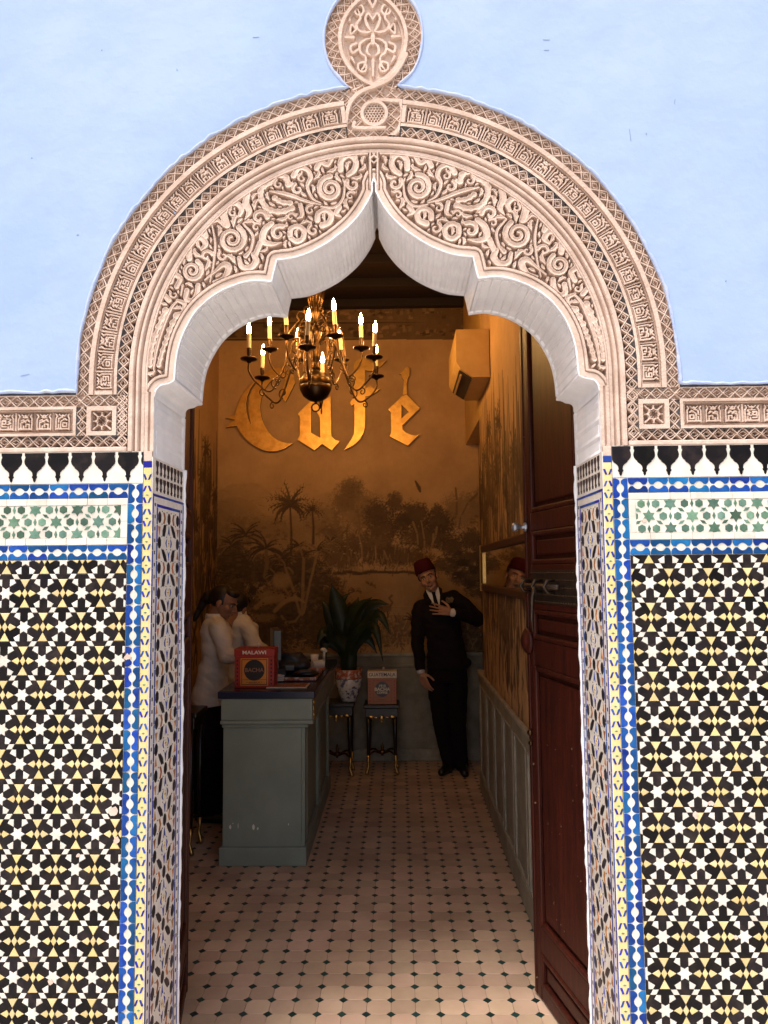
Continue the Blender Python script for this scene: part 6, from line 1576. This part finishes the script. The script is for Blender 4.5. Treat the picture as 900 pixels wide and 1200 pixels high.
bm = bmesh.new(); d_ = (elR - wrR).normalized(); cone_caps(bm, wrR + d_ * .012, wrR + d_ * .03, .036, .037, 20); bmo('shirt_cuff', bm, M['shirt'], man, smooth=True)
bm = bmesh.new()
ring_loft(bm, [(P3(524, 798, YM), .165, .115, 0), (P3(524, 780, YM), .160, .11, 0)])
chain(bm, [P3(513, 796, YM), P3(514.5, 820, YM), knR, P3(522, 875, YM - .03), anR + Vector((0, 0, .015))], [.094, .080, .066, .060, .056]); chain(bm, [P3(535, 796, YM), P3(536, 820, YM), knL, P3(539, 878, YM - .02), anL + Vector((0, 0, .015))], [.092, .080, .066, .060, .056])
fuse('trousers', bm, .008, M['trouser'], man, 4, wrinkle=.012)
bm = bmesh.new(); a = Vector((anR.x, anR.y, .05)); chain(bm, [a + Vector((.01, .03, -.005)), a + Vector((-.03, -.07, -.012)), a + Vector((-.07, -.15, -.022))], [.042, .038, .030]); bmo('shoe', bm, M['black'], man, smooth=True)
bm = bmesh.new(); a = Vector((anL.x, anL.y, .05)); chain(bm, [a + Vector((0, .03, -.005)), a + Vector((.004, -.09, -.012)), a + Vector((.006, -.19, -.022))], [.042, .038, .030]); bmo('shoe', bm, M['black'], man, smooth=True)
for o in [c for c in man.children if c.name.startswith('shoe')]:
    for v in o.data.vertices: v.co.z = max(.0015, v.co.z)

# ---------------------------------------------------------- staff in white jackets behind the counter
def staff(label, Y, headpx, fw, up, J, arms, hem, skin, haircol_bun, legs=True, s=.95):
    px0 = hem[0][0]; t = thing('person', label, 'person', (float(P3(px0, 800, Y).x), Y, 0))
    HC = P3(*headpx, Y); R = frame_from(fw, up)
    bm = bmesh.new(); head_prims(bm, HC, R, s); nb = P3(J[-1][0], J[-1][1], Y); cone_caps(bm, HC + R @ Vector((0, -.03, -.09)), nb, .046, .046)
    chain(bm, [nb] + [P3(a, b, Y) for a, b, *_ in J[::-1]], [.05] + [max(.03, min(q[2], q[3]) - .035) for q in J[::-1]])
    for A in arms:
        pts = [Vector(p) for p in A]; chain(bm, [nb - Vector((0, 0, .05))] + pts, [.03, .038, .032, .022][:len(pts) + 1]); fy = (pts[-1] - pts[-2]).normalized(); fz = Vector((0, 0, 1)); fz = (fz - fy * fz.z).normalized(); fx = fy.cross(fz); hand(bm, pts[-1] + fy * .005, Matrix((fx, fy, fz)).transposed(), (.3, .35, .4, .5), .94)
    b0 = P3(hem[0][0], hem[0][1], Y); chain(bm, [b0, Vector((b0.x, Y, .5)), Vector((b0.x, Y, .09))], [.10, .06, .045])
    fuse('body', bm, .0042, skin, t, 2)
    face_bits(t, HC, R, s)
    bm = bmesh.new(); TT = lambda p: HC + R @ (Vector(p) * s); ell(bm, TT((0, -.030, .028)), (.084 * s, .092 * s, .090 * s), rot=R, seg=24); ell(bm, TT((0, .030, .080)), (.062 * s, .055 * s, .034 * s), rot=R, seg=18)
    for p, r in haircol_bun: ell(bm, TT(p), r, rot=R, seg=16)
    fuse('hair', bm, .006, M['hair'], t, 3)
    bm = bmesh.new(); ring_loft(bm, [(P3(a, b, Y), rx, ry, 0) for a, b, rx, ry in J])
    for A in arms:
        pts = [Vector(p) for p in A]; chain(bm, [P3(J[-2][0], J[-2][1], Y)] + pts[:-1] + [pts[-1] + (pts[-2] - pts[-1]).normalized() * .02], [.07, .064, .054, .044][:len(pts) + 1])
    jk = fuse('jacket', bm, .007, M['jacketw'], t, 3, wrinkle=.024)
    bm = bmesh.new(); r = J[-1]; cc = P3(r[0], r[1], Y); lathe(bm, [(.066, -.02), (.064, .022), (.058, .024), (.056, -.01)], (cc.x, cc.y, cc.z), 24); bmo('collar', bm, M['jacketw'], t, smooth=True)
    bm = bmesh.new(); ring_loft(bm, [((b0.x, Y, .05), .11, .10, 0), ((b0.x, Y, .45), .115, .11, 0), ((b0.x, Y, b0.z + .08), .095, .095, 0)]); fuse('trousers', bm, .010, M['trouser'], t, 3, wrinkle=.01)
    for dx in (-.05, .05):
        bm = bmesh.new(); chain(bm, [Vector((b0.x + dx, Y + dx, .042)), Vector((b0.x + dx + .14, Y + dx - .02, .034))], [.040, .030]); sh = bmo('shoe', bm, M['black'], t, smooth=True)
        for v in sh.data.vertices: v.co.z = max(.0015, v.co.z)
    return t
Yw = 4.92
staff('woman in fitted white jacket with dark tied-back hair standing behind the counter', Yw, (263, 706), (1, -.25, -.42), (.30, 0, 1),
      [(246, 825, .118, .13), (247, 810, .118, .13), (249, 790, .100, .115), (252, 772, .092, .11), (254, 755, .104, .12), (254, 740, .110, .125), (252.5, 730, .085, .115), (252, 723, .055, .06)],
      [[P3(257, 738, Yw - .12), P3(266, 768, Yw - .17), P3(287, 771, Yw - .19), ]], [(248, 812)], M['skind'],
      [((0, -.125, -.010), (.050, .045, .05)), ((0, -.150, -.06), (.034, .03, .07)), ((0, -.16, -.14), (.024, .022, .07))])
Y2 = 5.35
staff('second person in white jacket bending forward behind the woman', Y2, (278, 712), (.35, .9, -.5), (.3, .3, 1),
      [(272, 815, .12, .13), (273, 790, .115, .12), (277, 765, .115, .12), (282, 745, .130, .13), (284, 733, .120, .12), (280, 726, .085, .085), (278.5, 720, .058, .058)],
      [[P3(290, 738, Y2 - .08), P3(299, 757, Y2 - .14), P3(318, 768, Y2 - .10)]], [(272, 800)], M['skind'], [((0, -.11, .0), (.05, .05, .05))])
